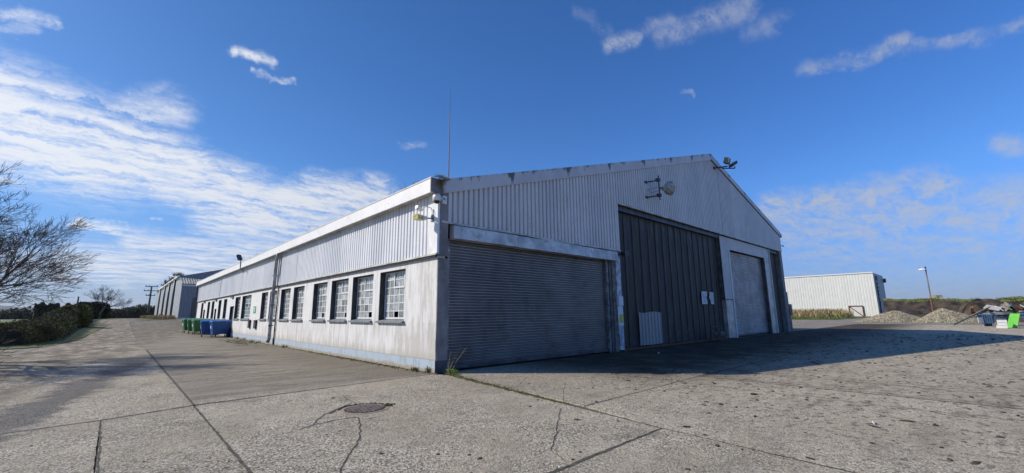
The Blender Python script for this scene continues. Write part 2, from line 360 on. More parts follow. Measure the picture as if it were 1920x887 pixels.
simple('shutter_grey', (0.30, 0.275, 0.26), 0.36, 0.8, var=.10, scale=.6, dirt=(0.15, .125, .105), dirt_amt=.45)
simple('shutter_light', (0.52, 0.48, 0.46), 0.38, 0.7, var=.15, scale=1.2, dirt=(0.2, .2, .2), dirt_amt=.5)
simple('hood_steel', (0.56, 0.54, 0.51), 0.42, 0.35, var=.22, scale=1.6, dirt=(0.18, 0.13, 0.10), dirt_amt=.6)
simple('steel_dark', (0.09, 0.095, 0.11), 0.5, 0.6, var=.3, scale=3, dirt=(0.15, .09, .06), dirt_amt=.4)
simple('peeling_steel', (0.20, 0.21, 0.22), 0.6, 0.2, var=.4, scale=3, dirt=(0.48, .48, .47), dirt_amt=.8)
simple('post_wood', (0.20, 0.185, 0.165), 0.85, var=.35, scale=4, bmp=.4)
simple('strip_pale', (0.50, 0.56, 0.62), 0.6, var=.25, scale=4, dirt=(0.18, .17, .15), dirt_amt=.8)
simple('meter_white', (0.66, 0.71, 0.78), 0.45, var=.06)
simple('cabinet_teal', (0.30, 0.46, 0.44), 0.6, var=.1)
simple('notice_yellow', (0.62, 0.60, 0.10), 0.7, var=.1)
simple('print_dark', (0.10, 0.10, 0.09), 0.8, var=.1)
simple('paper', (0.70, 0.71, 0.73), 0.8, var=.1, scale=5)
simple('black_plastic', (0.02, 0.021, 0.023), 0.45, var=.2)
simple('rubber', (0.018, 0.018, 0.018), 0.8, var=.2)
simple('pipe_grey', (0.36, 0.37, 0.37), 0.6, var=.25, scale=3, dirt=(0.16, .15, .13), dirt_amt=.7)
simple('camera_white', (0.72, 0.72, 0.72), 0.35, var=.05)
simple('lamp_glass_yellow', (0.62, 0.55, 0.20), 0.25, var=.25, scale=14)
simple('rust', (0.20, 0.085, 0.045), 0.85, var=.4, scale=9, bmp=.4)
simple('iron_cover', (0.36, 0.27, 0.22), 0.65, 0.1, var=.3, scale=12, bmp=.4, dirt=(0.30, .22, .17), dirt_amt=.5)
simple('antenna_red', (0.16, 0.07, 0.07), 0.6, var=.2)
simple('dish_dirty', (0.46, 0.46, 0.42), 0.6, var=.3, scale=7, dirt=(0.12, .15, .05), dirt_amt=.9)
simple('straw', (0.36, 0.27, 0.13), 0.9, var=.3, island=.5)
simple('bin_blue', (0.010, 0.085, 0.30), 0.42, var=.12, dirt=(0.03, .08, .22), dirt_amt=.4)
simple('bin_blue_lid', (0.02, 0.14, 0.42), 0.40, var=.12)
simple('bin_green', (0.035, 0.16, 0.055), 0.42, var=.12)
simple('bin_green_lid', (0.05, 0.20, 0.075), 0.40, var=.12)
simple('sticker', (0.7, 0.72, 0.7), 0.5, var=.05)
simple('interior', (0.10, 0.10, 0.10), 0.9, var=.3)
simple('asbestos_roof', (0.36, 0.35, 0.31), 0.9, var=.3, scale=1.2, dirt=(0.14, .13, .1), dirt_amt=.8)
simple('slate_blue_roof', (0.075, 0.09, 0.12), 0.55, var=.2, scale=.5)
simple('dark_slot', (0.03, 0.03, 0.035), 0.8)
simple('sign_green', (0.04, 0.33, 0.17), 0.5, var=.1)
simple('sign_white', (0.74, 0.76, 0.74), 0.6, var=.05)
simple('door_dark_green', (0.02, 0.035, 0.025), 0.6, var=.3)
simple('shed_door', (0.10, 0.115, 0.14), 0.5, 0.3, var=.2)
simple('gravel', (0.32, 0.285, 0.225), 0.9, var=.3, scale=3, island=.45)
simple('gravel_core', (0.34, 0.31, 0.25), 0.95, var=.4, scale=8, bmp=1.0, bscale=12)
simple('earth_dark', (0.045, 0.033, 0.023), 0.95, var=.6, scale=.5, bmp=1.0, bscale=2, dirt=(0.14, .09, .05), dirt_amt=.6)
simple('grass_blades', (0.13, 0.17, 0.04), 0.8, var=.35, scale=.6, island=.4, spec=.15)
simple('grass_bright', (0.17, 0.24, 0.05), 0.8, var=.35, scale=.8, island=.4, spec=.15)
simple('reeds', (0.40, 0.31, 0.17), 0.9, var=.25, scale=.8, island=.35, spec=.15)
simple('turf', (0.10, 0.125, 0.035), 0.95, var=.5, scale=1.3, bmp=1.0, bscale=14, dirt=(0.10, .085, .04), dirt_amt=.6)
simple('field_grass', (0.17, 0.23, 0.06), 0.95, var=.35, scale=.25, bmp=1.0, bscale=5)
simple('hedge_leaf', (0.105, 0.105, 0.042), 0.9, var=.5, scale=.8, island=.5, dirt=(0.16, .115, .06), dirt_amt=.8, spec=.1)
simple('hedge_core', (0.022, 0.020, 0.013), 0.95, var=.5, scale=3, bmp=1.0, bscale=8)
simple('gorse_leaf', (0.15, 0.14, 0.03), 0.7, var=.4, scale=2, island=.5, spec=.1)
simple('conifer_leaf', (0.030, 0.045, 0.022), 0.7, var=.4, scale=1, island=.5, spec=.1)
simple('bark', (0.065, 0.052, 0.040), 0.9, var=.35, scale=6)
simple('pole_wood', (0.085, 0.07, 0.06), 0.9, var=.25, scale=4)
simple('hill_far', (0.06, 0.085, 0.06), 1.0, var=.2, scale=.01)
simple('hill_wood', (0.035, 0.042, 0.028), 1.0, var=.4, scale=.05)
simple('skip_blue', (0.045, 0.12, 0.25), 0.6, var=.2, scale=2, dirt=(0.12, .08, .06), dirt_amt=.5)
simple('board_green', (0.16, 0.55, 0.07), 0.5, var=.05)
simple('foam_white', (0.66, 0.66, 0.64), 0.7, var=.06)
simple('tarp_green', (0.02, 0.14, 0.11), 0.5, var=.4, scale=2)
simple('scrap_grey', (0.22, 0.21, 0.18), 0.8, var=.4, scale=1.5, island=.5)
simple('litter_white', (0.75, 0.75, 0.75), 0.6, var=.05)
simple('red_paint', (0.13, 0.022, 0.018), 0.5, var=.2)
def glass():
    for nm, c0, c1, rgh in (('pane_glass', (0.13, 0.15, 0.15), (0.52, 0.55, 0.54), .12), ('pane_teal', (0.24, 0.36, 0.35), (0.36, 0.46, 0.44), .15)):
        m, T, b = newmat(nm)
        P = T.n('ShaderNodeNewGeometry').outputs['Position']; r = objrand(T)
        s = T.noise(T.mapping(P, (18, 18, 5)), 1.0, 5, .7, .8)
        c = T.mix(T.mr(s, .35, .65), c0, c1); c = T.mix(T.mr(r, .45, 1.0, 0, .75), c, tuple(x*.30 for x in c1)); c = T.mix(T.mr(r, .22, .05, 0, .6), c, tuple(min(1, x*1.25) for x in c1))
        T.link(c, b.inputs['Base Color']); b.inputs['Roughness'].default_value = rgh; b.inputs['Specular IOR Level'].default_value = .6
        bump(T, b, T.noise(P, 3, 2), .15, .01)
glass()
simple('door_rib', (0.085, 0.072, 0.060), 0.55, var=.3, scale=2)
def door_m():
    m, T, b = newmat('door_charcoal')
    P = T.n('ShaderNodeNewGeometry').outputs['Position']; z = T.n('ShaderNodeSeparateXYZ', ins={0: P}).outputs[2]
    s = T.noise(T.mapping(P, (3.5, 3.5, .5)), 1.0, 6, .7); r = objrand(T)
    c = T.mix(T.mr(s, .35, .7), (0.014, 0.011, 0.008), (0.052, 0.042, 0.032))
    c = T.mix(T.m('MULTIPLY', T.mr(s, .45, .65), T.mr(z, 5.0, 6.4, 0, .6)), c, (0.16, 0.155, 0.14))
    c = T.mix(T.m('MULTIPLY', T.mr(T.noise(P, 1.6, 5, .7), .52, .7), T.mr(z, 2.2, .2, .1, .55)), c, (0.15, 0.16, 0.18))
    c = T.mix(T.m('MULTIPLY', T.mr(T.noise(T.mapping(P, (7, 7, .3), (3, 1, 2)), 1.0, 5, .7), .54, .70), .55), c, (0.11, 0.095, 0.075))
    c = T.mix(T.m('MULTIPLY', r, .3), c, (0.045, 0.038, 0.030))
    T.link(c, b.inputs['Base Color']); b.inputs['Roughness'].default_value = .62
door_m()

# ------------------------------------------------------------------ mesh builder
class MB:
    def __init__(s): s.v = []; s.f = []; s.mi = []
    def add(s, vs, fs, m=0):
        o = len(s.v); s.v += [tuple(p) for p in vs]; s.f += [tuple(i+o for i in f) for f in fs]; s.mi += [m]*len(fs); return s
    def box(s, x0, x1, y0, y1, z0, z1, m=0):
        return s.add([(x0, y0, z0), (x1, y0, z0), (x1, y1, z0), (x0, y1, z0), (x0, y0, z1), (x1, y0, z1), (x1, y1, z1), (x0, y1, z1)],
                     [(0, 3, 2, 1), (4, 5, 6, 7), (0, 1, 5, 4), (1, 2, 6, 5), (2, 3, 7, 6), (3, 0, 4, 7)], m)
    def hexa(s, pts, m=0):                # 8 points: bottom 4 then top 4
        return s.add(pts, [(0, 3, 2, 1), (4, 5, 6, 7), (0, 1, 5, 4), (1, 2, 6, 5), (2, 3, 7, 6), (3, 0, 4, 7)], m)
    def obox(s, c, ax, ay, az, m=0):      # oriented box: centre and three half vectors
        c = Vector(c); ax = Vector(ax); ay = Vector(ay); az = Vector(az)
        P = [c-ax-ay-az, c+ax-ay-az, c+ax+ay-az, c-ax+ay-az, c-ax-ay+az, c+ax-ay+az, c+ax+ay+az, c-ax+ay+az]
        return s.hexa(P, m)
    def tube(s, pts, r, n=8, m=0, cap=True):
        pts = [Vector(p) for p in pts]; rs = r if isinstance(r, (list, tuple)) else [r]*len(pts)
        o = len(s.v); t0 = (pts[1]-pts[0]).normalized(); u = t0.orthogonal().normalized()
        for i, p in enumerate(pts):
            t = (pts[min(i+1, len(pts)-1)]-pts[max(i-1, 0)]).normalized()
            u = (u - t*u.dot(t)); u = u.normalized() if u.length > 1e-6 else t.orthogonal().normalized(); w = t.cross(u)
            for k in range(n):
                a = 2*math.pi*k/n; s.v.append(tuple(p+(u*math.cos(a)+w*math.sin(a))*rs[i]))
        for i in range(len(pts)-1):
            for k in range(n):
                k2 = (k+1) % n; s.f.append((o+i*n+k, o+i*n+k2, o+(i+1)*n+k2, o+(i+1)*n+k)); s.mi.append(m)
        if cap:
            s.f.append(tuple(o+k for k in reversed(range(n)))); s.mi.append(m)
            e = o+(len(pts)-1)*n; s.f.append(tuple(e+k for k in range(n))); s.mi.append(m)
        return s
    def lathe(s, c, prof, axis=(0, 0, 1), n=16, m=0):
        c = Vector(c); t = Vector(axis).normalized()
        return s.tube([c+t*h for r, h in prof], [max(r, 1e-4) for r, h in prof], n, m) if False else s._lathe(c, t, prof, n, m)
    def _lathe(s, c, t, prof, n, m):
        u = t.orthogonal().normalized(); w = t.cross(u); o = len(s.v)
        for r, h in prof:
            for k in range(n):
                a = 2*math.pi*k/n; s.v.append(tuple(c+t*h+(u*math.cos(a)+w*math.sin(a))*r))
        for i in range(len(prof)-1):
            for k in range(n):
                k2 = (k+1) % n; s.f.append((o+i*n+k, o+i*n+k2, o+(i+1)*n+k2, o+(i+1)*n+k)); s.mi.append(m)
        s.f.append(tuple(o+k for k in reversed(range(n)))); e = o+(len(prof)-1)*n; s.f.append(tuple(e+k for k in range(n))); s.mi += [m, m]
        return s
    def poly(s, pts, z0, z1, m=0):        # extruded polygon (xy points, counter-clockwise)
        n = len(pts); o = len(s.v)
        s.v += [(p[0], p[1], z0) for p in pts]+[(p[0], p[1], z1) for p in pts]
        s.f.append(tuple(o+n+i for i in range(n))); s.mi.append(m)
        for i in range(n):
            j = (i+1) % n; s.f.append((o+i, o+j, o+n+j, o+n+i)); s.mi.append(m)
        return s
    def mesh(s, name, mats, smooth=False):
        me = bpy.data.meshes.new(name); me.from_pydata(s.v, [], s.f)
        mats = [mats] if isinstance(mats, str) else mats
        for q in mats: me.materials.append(MATS[q])
        if len(mats) > 1: me.polygons.foreach_set('material_index', s.mi)
        if smooth: me.polygons.foreach_set('use_smooth', [True]*len(me.polygons))
        me.update(); return me
    def build(s, name, mats, parent=None, loc=None, smooth=False, **props):
        o = bpy.data.objects.new(name, s.mesh(name, mats, smooth)); COL.objects.link(o)
        if parent is not None: o.parent = parent
        if loc is not None: o.location = loc
        for k, v in props.items(): o[k] = v
        return o
def link(me, name, parent=None, loc=(0, 0, 0), rot=None, scl=None, **props):
    o = bpy.data.objects.new(name, me); COL.objects.link(o)
    if parent is not None: o.parent = parent
    o.location = loc
    if rot: o.rotation_euler = rot
    if scl: o.scale = scl
    for k, v in props.items(): o[k] = v
    return o
def empty(name, loc=(0, 0, 0), rz=0, **props):
    o = bpy.data.objects.new(name, None); COL.objects.link(o); o.location = loc; o.rotation_euler = (0, 0, rz); o.empty_display_size = .3
    for k, v in props.items(): o[k] = v
    return o
def copy_tree(o, parent=None):
    c = o.copy(); COL.objects.link(c); c.parent = parent
    for ch in list(o.children): copy_tree(ch, c)
    return c

def ribbed(u0, u1, zb, zt, pitch, depth, place, groove=0.28, per=1, phase=0.0):
    """trapezoidal sheet; place(u, out, z) -> point; zb/zt numbers or functions of u"""
    fb = zb if callable(zb) else (lambda u: zb); ft = zt if callable(zt) else (lambda u: zt)
    prof = []; k = 0; g = pitch*groove; e = pitch*0.09; u = u0
    n = max(1, int(round((u1-u0)/pitch))); p = (u1-u0)/n
    for i in range(n):
        a = u0+i*p; gg = p*groove; ee = p*.10
        prof += [(a, 0), (a+p-gg-ee, 0), (a+p-gg, -depth), (a+p-ee, -depth)]
    prof.append((u1, 0))
    mb = MB(); m = len(prof)
    vs = [place(u, o, fb(u)) for u, o in prof]+[place(u, o, ft(u)) for u, o in prof]
    fs = [(i, i+1, m+i+1, m+i) for i in range(m-1)]
    mb.add(vs, fs)
    # a short back return so that the sheet has an edge
    vs = [place(u0, -depth-.004, fb(u0)), place(u1, -depth-.004, fb(u1)), place(u1, 0, fb(u1)), place(u0, 0, fb(u0))]
    mb.add(vs, [(0, 1, 2, 3)])
    return mb

# ------------------------------------------------------------------ ground
def sstep(a, b, x):
    t = min(1, max(0, (x-a)/(b-a))); return t*t*(3-2*t)
def zg(x, y): return 1.30*sstep(30, 88, y)

def sheet(name, mat, xs, ys, zoff, zf=zg, **props):
    mb = MB(); nx = len(xs)
    mb.add([(x, y, zf(x, y)+zoff) for y in ys for x in xs], [(j*nx+i, j*nx+i+1, (j+1)*nx+i+1, (j+1)*nx+i) for j in range(len(ys)-1) for i in range(nx-1)])
    return mb.build(name, mat, smooth=True, **props)
XS = [-6000, -2500, -1000, -400, -150, -60, -30, -14, -9, -5, 0, 10, 35, 60, 100, 160, 260, 500, 1200, 2500, 6000]
YS = [-6000, -2500, -900, -300, -80, -30, -12, 0, 12, 24]+[30+3*i for i in range(21)]+[100, 130, 200, 350, 700, 1500, 3000, 6500]
sheet('ground', 'dirt_ground', XS, YS, -0.032, kind='structure', label='compacted stony dirt ground running out to the fields')

yard = sheet('concrete_yard', 'joint_dirt', [-12.8, -5, 0, 20, 40, 62], [-30, -10, 0], -0.018, kind='structure', label='weathered concrete yard cast in slabs')
lane = sheet('concrete_lane', 'joint_dirt', [-9.7, -5, 0.3], [-.3, 12, 24]+[30+3*i for i in range(21)]+[100, 130, 160], -0.018, kind='structure', label='long concrete lane running beside the window wall')
def slab(pts, parent, gap=0.012, name='slab'):
    pts = [Vector((p[0], p[1], 0)) for p in pts]; n = len(pts)
    c = sum(pts, Vector())/n; area = sum(pts[i].x*pts[(i+1) % n].y-pts[(i+1) % n].x*pts[i].y for i in range(n))
    if area < 0: pts.reverse()
    # shrink each edge inwards
    E = []
    for i in range(n):
        a, b = pts[i], pts[(i+1) % n]; d = (b-a).normalized(); E.append((a+Vector((-d.y, d.x, 0))*gap, d))
    q = []
    for i in range(n):
        (p1, d1), (p2, d2) = E[i-1], E[i]; den = d1.x*d2.y-d1.y*d2.x
        if abs(den) < 1e-4: q.append(p2); continue
        t = ((p2.x-p1.x)*d2.y-(p2.y-p1.y)*d2.x)/den; q.append(p1+d1*t)
    out = []
    for i in range(n):
        a, b = q[i], q[(i+1) % n]; L = (b-a).length
        dist = min((a-CAM).length, (b-CAM).length, ((a+b)/2-CAM).length)
        k = max(1, int(L/(0.10 if dist < 12 else 0.5)))
        if dist > 30: k = 1
        nrm = Vector((-(b-a).y, (b-a).x, 0)).normalized()
        for j in range(k):
            p = a.lerp(b, j/k)
            w = 0 if j == 0 else mnoise.noise(p*5.0)*0.009+mnoise.noise(p*17+Vector((3, 1, 0)))*0.006
            out.append((p.x+nrm.x*w, p.y+nrm.y*w))
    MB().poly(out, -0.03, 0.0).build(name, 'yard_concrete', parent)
YF = -12.5
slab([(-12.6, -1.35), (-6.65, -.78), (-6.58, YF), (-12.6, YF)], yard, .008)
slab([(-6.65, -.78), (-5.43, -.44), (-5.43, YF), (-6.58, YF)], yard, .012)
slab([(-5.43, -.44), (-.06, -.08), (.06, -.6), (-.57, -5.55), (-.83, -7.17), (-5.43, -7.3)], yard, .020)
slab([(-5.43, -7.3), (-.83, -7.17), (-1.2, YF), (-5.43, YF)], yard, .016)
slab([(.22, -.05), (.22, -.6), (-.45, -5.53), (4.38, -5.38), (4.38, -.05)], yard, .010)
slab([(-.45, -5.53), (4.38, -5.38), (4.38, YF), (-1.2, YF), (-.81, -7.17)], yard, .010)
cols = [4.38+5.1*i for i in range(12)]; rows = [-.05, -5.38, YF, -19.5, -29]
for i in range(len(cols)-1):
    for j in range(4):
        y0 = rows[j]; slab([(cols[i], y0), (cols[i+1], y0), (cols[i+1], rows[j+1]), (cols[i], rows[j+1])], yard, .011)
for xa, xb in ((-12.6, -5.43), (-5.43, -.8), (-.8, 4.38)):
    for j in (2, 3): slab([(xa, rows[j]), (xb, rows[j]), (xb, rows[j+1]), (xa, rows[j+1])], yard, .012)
# the lane: slabs follow the gentle rise
yl = [-.44, 9.8, 19.6, 29.6]
for j in range(3):
    l0, r0 = (-1.0, -.08) if j == 0 else (yl[j], yl[j])
    slab([(-12.6 if j < 2 else -9.6, -1.35 if j == 0 else l0)]+([(-6.65, -.78)] if j == 0 else [])+[(-5.42, yl[j]), (-5.42, yl[j+1]), (-12.6 if j < 2 else -9.6, yl[j+1])], lane, .014 if j == 0 else .008)
    slab([(-5.42, yl[j]), (-.02, r0), (-.02, yl[j+1]), (-5.42, yl[j+1])], lane, .015 if j == 0 else .010)
y = 29.6
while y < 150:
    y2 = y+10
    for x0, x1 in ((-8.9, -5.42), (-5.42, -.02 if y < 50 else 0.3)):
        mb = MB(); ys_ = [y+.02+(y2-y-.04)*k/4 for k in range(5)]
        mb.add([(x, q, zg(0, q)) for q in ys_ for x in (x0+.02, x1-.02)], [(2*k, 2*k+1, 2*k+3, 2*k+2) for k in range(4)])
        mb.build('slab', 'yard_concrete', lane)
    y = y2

def ribbon(path, widths, z, jit=.01, step=.06):
    """flat ragged strip along a path"""
    pts = [Vector((p[0], p[1], 0)) for p in path]; P = []
    for i in range(len(pts)-1):
        L = (pts[i+1]-pts[i]).length; k = max(1, int(L/step))
        for j in range(k): P.append((pts[i].lerp(pts[i+1], j/k), (i+j/k)/(len(pts)-1)))
    P.append((pts[-1], 1.0)); vs = []; fs = []
    for i, (p, t) in enumerate(P):
        d = (P[min(i+1, len(P)-1)][0]-P[max(i-1, 0)][0]).normalized(); n = Vector((-d.y, d.x, 0))
        w = widths[0]+(widths[1]-widths[0])*t; w *= .45+1.1*abs(mnoise.noise(p*9))+.35
        c = p+n*mnoise.noise(p*6+Vector((9, 2, 0)))*jit*3
        vs += [tuple(c-n*w/2+Vector((0, 0, z))), tuple(c+n*w/2+Vector((0, 0, z)))]
        if i: fs.append((2*i-2, 2*i-1, 2*i+1, 2*i))
    return MB().add(vs, fs)
g2 = lambda px, py: tuple(atG(px, py)[:2])
for pth, w in (
    ([g2(1052, 766), g2(1047, 790), g2(1041, 818), g2(1034, 845)], (.012, .016)),
    ([g2(1034, 846), g2(1050, 858), g2(1062, 866)], (.010, .006)),
    ([g2(560, 806), g2(588, 797), g2(600, 783), g2(625, 770), g2(660, 756)], (.016, .03)),
    ([g2(588, 797), g2(620, 790), g2(655, 784), g2(672, 783)], (.02, .03)),
    ([g2(672, 783), g2(676, 800), g2(674, 822), g2(656, 850), g2(640, 880), g2(636, 900)], (.022, .018)),
    ([g2(642, 742), g2(655, 752), g2(668, 756)], (.012, .02)),
    ([g2(705, 752), g2(722, 745), g2(745, 738)], (.010, .006)),
    ([g2(690, 786), g2(710, 781), g2(735, 776)], (.014, .004)),
    ([g2(960, 732), g2(972, 722), g2(990, 706)], (.008, .006)),
    ([g2(1056, 756), g2(1057, 735), g2(1060, 716)], (.008, .006)),
    ([g2(800, 748), g2(860, 752), g2(930, 745)], (.006, .004)),
    ([g2(620, 776), g2(632, 768), g2(640, 764)], (.03, .02))):
    ribbon(pth, w, .004).build('crack', 'crack_dark', yard)
# mossy seam from the corner of the building
mb = ribbon([(.22, -.35), (.02, -1.2), (-.12, -2.15), (-.39, -4.21), (-.57, -5.3)], (.24, .08), .006, .03)
mb.build('mossy_joint', 'moss', yard)
ribbon([(-.57, -5.3), (-.72, -6.5), (-.83, -7.17)], (.05, .02), .004, .01).build('mossy_joint', 'joint_dirt', yard)

# dirt and spalled edges lying in the wider joints
for pth, w in (([(-8.6, -.97), (-7.3, -.84), (-6.65, -.78), (-5.43, -.44)], (.04, .10)), ([(-5.43, -.44), (-3.5, -.31), (-2.2, -.22)], (.11, .05)), ([(-2.2, -.22), (-.3, -.09)], (.05, .03)),
               ([(-5.43, -.44), (-5.43, -3.6)], (.020, .032)), ([(-5.43, -3.6), (-5.44, -7.3)], (.032, .055)), ([(-5.42, -.44), (-5.42, 6), (-5.42, 18)], (.04, .08)),
               ([(-.83, -7.17), (-2.4, -7.21), (-5.0, -7.29)], (.030, .075)), ([(-6.65, -.8), (-6.62, -2.4), (-6.60, -5)], (.016, .024)), ([(-.83, -7.17), (-.95, -8.6), (-1.15, -11)], (.02, .04)),
               ([(-.45, -5.5), (1.5, -5.48), (4.3, -5.39)], (.015, .035)), ([(4.4, -5.4), (9.4, -5.4)], (.05, .05)), ([(4.38, -5.4), (4.38, -12)], (.04, .06))):
    ribbon(pth, w, .003, .006).build('joint_filling', 'joint_dirt' if w[1] > .095 else 'crack_dark', yard)

# scattered crumbs of mud, denser to the right
mb = MB(); rnd = random.Random(3)
def clod(mb, x, y, s, z=0.0, flat=.35):
    a = rnd.random()*6.28; ex = s*rnd.uniform(.6, 1.6); ey = s*rnd.uniform(.4, .8); n = 6
    ring = [(x+math.cos(a)*ex*math.cos(t)-math.sin(a)*ey*math.sin(t)*rnd.uniform(.7, 1.2), y+math.sin(a)*ex*math.cos(t)+math.cos(a)*ey*math.sin(t)*rnd.uniform(.7, 1.2)) for t in [6.283*k/n for k in range(n)]]
    h = s*flat*rnd.uniform(.6, 1.3)
    vs = [(p[0], p[1], z) for p in ring]+[((p[0]-x)*.6+x, (p[1]-y)*.6+y, z+h*rnd.uniform(.7, 1)) for p in ring]
    mb.add(vs, [(i, (i+1) % n, n+(i+1) % n, n+i) for i in range(n)]+[tuple(range(n, 2*n))])
for i in range(6500):
    x = rnd.uniform(-8, 34); yy = rnd.uniform(-14, -.5)
    dens = .10+.75*sstep(-2, 6, x-yy*.3)
    if mnoise.noise(Vector((x*.5, yy*.9, 0))) < .05: dens *= .35
    if rnd.random() > dens: continue
    clod(mb, x, yy, rnd.choice([.008, .012, .016, .022, .03, .045])*(1+.03*max(0, x)), 0.0)
for px, py, s in ((1082, 787, .075), (715, 851, .06), (822, 852, .05), (880, 853, .055), (900, 860, .05), (1340, 720, .10), (1352, 758, .10), (1320, 760, .08), (1415, 740, .12), (1322, 816, .08), (1345, 836, .07), (1290, 880, .06),
                  (756, 774, .035), (612, 815, .035), (638, 808, .03), (880, 700, .05), (926, 825, .04), (970, 840, .03), (300, 800, .035), (1520, 860, .09), (1700, 790, .10), (1830, 868, .1), (1640, 800, .08), (1875, 820, .1)):
    p = atG(px, py); clod(mb, p.x, p.y, s*.75, 0, .22)
mb.build('mud_crumbs', 'clod', kind='stuff', label='dry brown crumbs of mud dropped over the concrete yard', category='mud')
for px, py, s, lab in ((1638, 796, .035, 'small white scrap of litter on the muddy right-hand concrete'), (1235, 663, .05, 'white scrap of litter in the shade before the dark sliding door'), (1021, 671, .05, 'pale scrap lying at the foot of the wide grey shutter')):
    p = atG(px, py); mb = MB(); mb.add([(p.x-s, p.y-s*.6, .004), (p.x+s, p.y-s*.5, .02), (p.x+s*.8, p.y+s*.7, .012), (p.x-s*.7, p.y+s*.6, .035), (p.x, p.y, .05)], [(0, 1, 4), (1, 2, 4), (2, 3, 4), (3, 0, 4), (3, 2, 1, 0)])
    mb.build('litter', 'litter_white', label=lab, category='litter')

# manhole cover
mc = atG(684, 767); mh = empty('manhole_cover', (mc.x, mc.y, 0), .6, label='round rusty brown manhole cover set in cracked concrete', category='manhole cover')
MB().lathe((0, 0, 0), [(.40, .0), (.40, .006), (.345, .008), (.345, .004)], n=40).build('collar', 'iron_cover', mh)
MB().lathe((0, 0, 0), [(.335, .002), (.335, .010), (.32, .011)], n=40).build('plate', 'clod', mh)
mb = MB()
for i in range(-6, 7):
    for j in range(-6, 7):
        x, yy = i*.05, j*.05
        if x*x+yy*yy < .30**2:
            if (i+j) % 2: mb.obox((x, yy, .014), (.020, .0, 0), (0, .009, 0), (0, 0, .006))
            else: mb.obox((x, yy, .014), (.009, .0, 0), (0, .020, 0), (0, 0, .006))
mb.build('tread_pattern', 'iron_cover', mh, kind='stuff')
mb = MB()
for k in range(46):
    t = .3+k/46*2.4; r = .42+rnd.uniform(-.01, .03); clod(mb, mc.x+r*math.cos(t), mc.y+r*math.sin(t), rnd.uniform(.015, .03), .002, .8)
p = atG(724, 761)
for k in range(26): clod(mb, p.x+rnd.gauss(0, .07), p.y+rnd.gauss(0, .05), rnd.uniform(.015, .035), .002, .8)
mb.build('moss_rim', 'moss', kind='stuff', label='green moss growing round the far rim of the manhole', category='moss')

# ------------------------------------------------------------------ warehouse
LEN = 51.2; WID = 33.4; AX = 20.4; AZ = 11.62; E0 = 5.5; E1 = 8.05
def roofz(x): return E0+(AZ-E0)*x/AX if x < AX else AZ+(E1-AZ)*(x-AX)/(WID-AX)
wh = empty('warehouse', (0, 0, 0), label='long low warehouse with ribbed white cladding, window wall and gabled shutter front', category='warehouse')
WIN = [(1.86, 3.67), (4.20, 6.06), (6.49, 8.33), (8.85, 10.65), (12.0, 13.77), (14.32, 16.15), (16.95, 18.55), (19.0, 20.6), (23.5, 26.45), (27.1, 29.0),
       (32.45, 34.0), (35.2, 36.7), (39.0, 40.55), (41.65, 43.25), (46.2, 47.8)]
SLOT = [(37.5, 38.5), (44.6, 45.75)]
DOOR = (29.3, 30.9)
ZB, ZT, WT = 1.40, 3.07, 3.30
openings = sorted([(a, b, ZB, ZT) for a, b in WIN]+[(a, b, 0.2, 2.31) for a, b in SLOT]+[(DOOR[0], DOOR[1], 0.0, 2.40)])
mb = MB(); prev = 0.0
TH = .26
for a, b, z0, z1 in openings:
    mb.box(0, TH, prev, a, 0, WT); 
    if z0 > 0.01: mb.box(0.001, TH, a, b, 0, z0)
    mb.box(0.001, TH, a, b, z1, WT); prev = b
mb.box(0, TH, prev, LEN, 0, WT)
# terrain hides the foot of the far part of the wall
mb.build('side_wall', 'plaster', wh)
# dark strips painting the shade on far jamb and head of each opening
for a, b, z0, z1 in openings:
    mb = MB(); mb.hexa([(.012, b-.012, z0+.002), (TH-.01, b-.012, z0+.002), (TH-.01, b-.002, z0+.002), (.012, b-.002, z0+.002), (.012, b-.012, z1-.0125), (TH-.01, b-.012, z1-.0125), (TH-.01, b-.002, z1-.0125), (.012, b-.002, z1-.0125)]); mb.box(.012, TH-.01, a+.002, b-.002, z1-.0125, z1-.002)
    mb.build('reveal_shade', 'reveal_dark', wh)
for a, b in ((-.02, 1.12), (1.135, 29.28), (30.92, 37.48), (38.52, 44.58), (45.77, LEN)):
    mb = MB(); mb.box(-.022, 0.0, a, b, -.02, .345); mb.add([(-.022, a, .345), (0, a, .345), (0, b, .345), (-.022, b, .345)], [(0, 1, 2, 3)])
    mb.build('plinth', 'blue_plinth', wh)
# windows
def window_frame(w, cols, rows_, h):
    mb = MB(); t = .018; x0, x1 = -.02, .02
    mb.box(x0, x1, 0, .03, 0, h); mb.box(x0, x1, w-.03, w, 0, h); mb.box(x0, x1, .03, w-.03, 0, .055); mb.box(x0, x1, .03, w-.03, h-.035, h)
    for i in range(1, cols): yy = w*i/cols; mb.box(-.012, .012, yy-.021, yy+.021, .055, h-.035)
    for j in range(1, rows_): z = h*j/rows_; mb.box(-.016, .016, .03, w-.03, z-.014, z+.014)
    # opening top light: a heavier frame round 2 x 2 panes
    if cols >= 4:
        ya, yb, za, zb = w*(cols-4)/cols if cols > 5 else w*1/cols, w*3/cols, h*(rows_-2)/rows_, h-.04
        for q in ((ya-.028, ya+.028, za, zb), (yb-.028, yb+.028, za, zb)): mb.box(-.035, .0, *q)
        mb.box(-.036, .0, ya-.028, yb+.028, za-.03, za+.03)
    return mb
rw = random.Random(11)
MISSING = {0: [(2, 0)], 1: [(1, 0)], 2: [(1, 0)], 3: [(2, 0)], 4: [(1, 0)]}
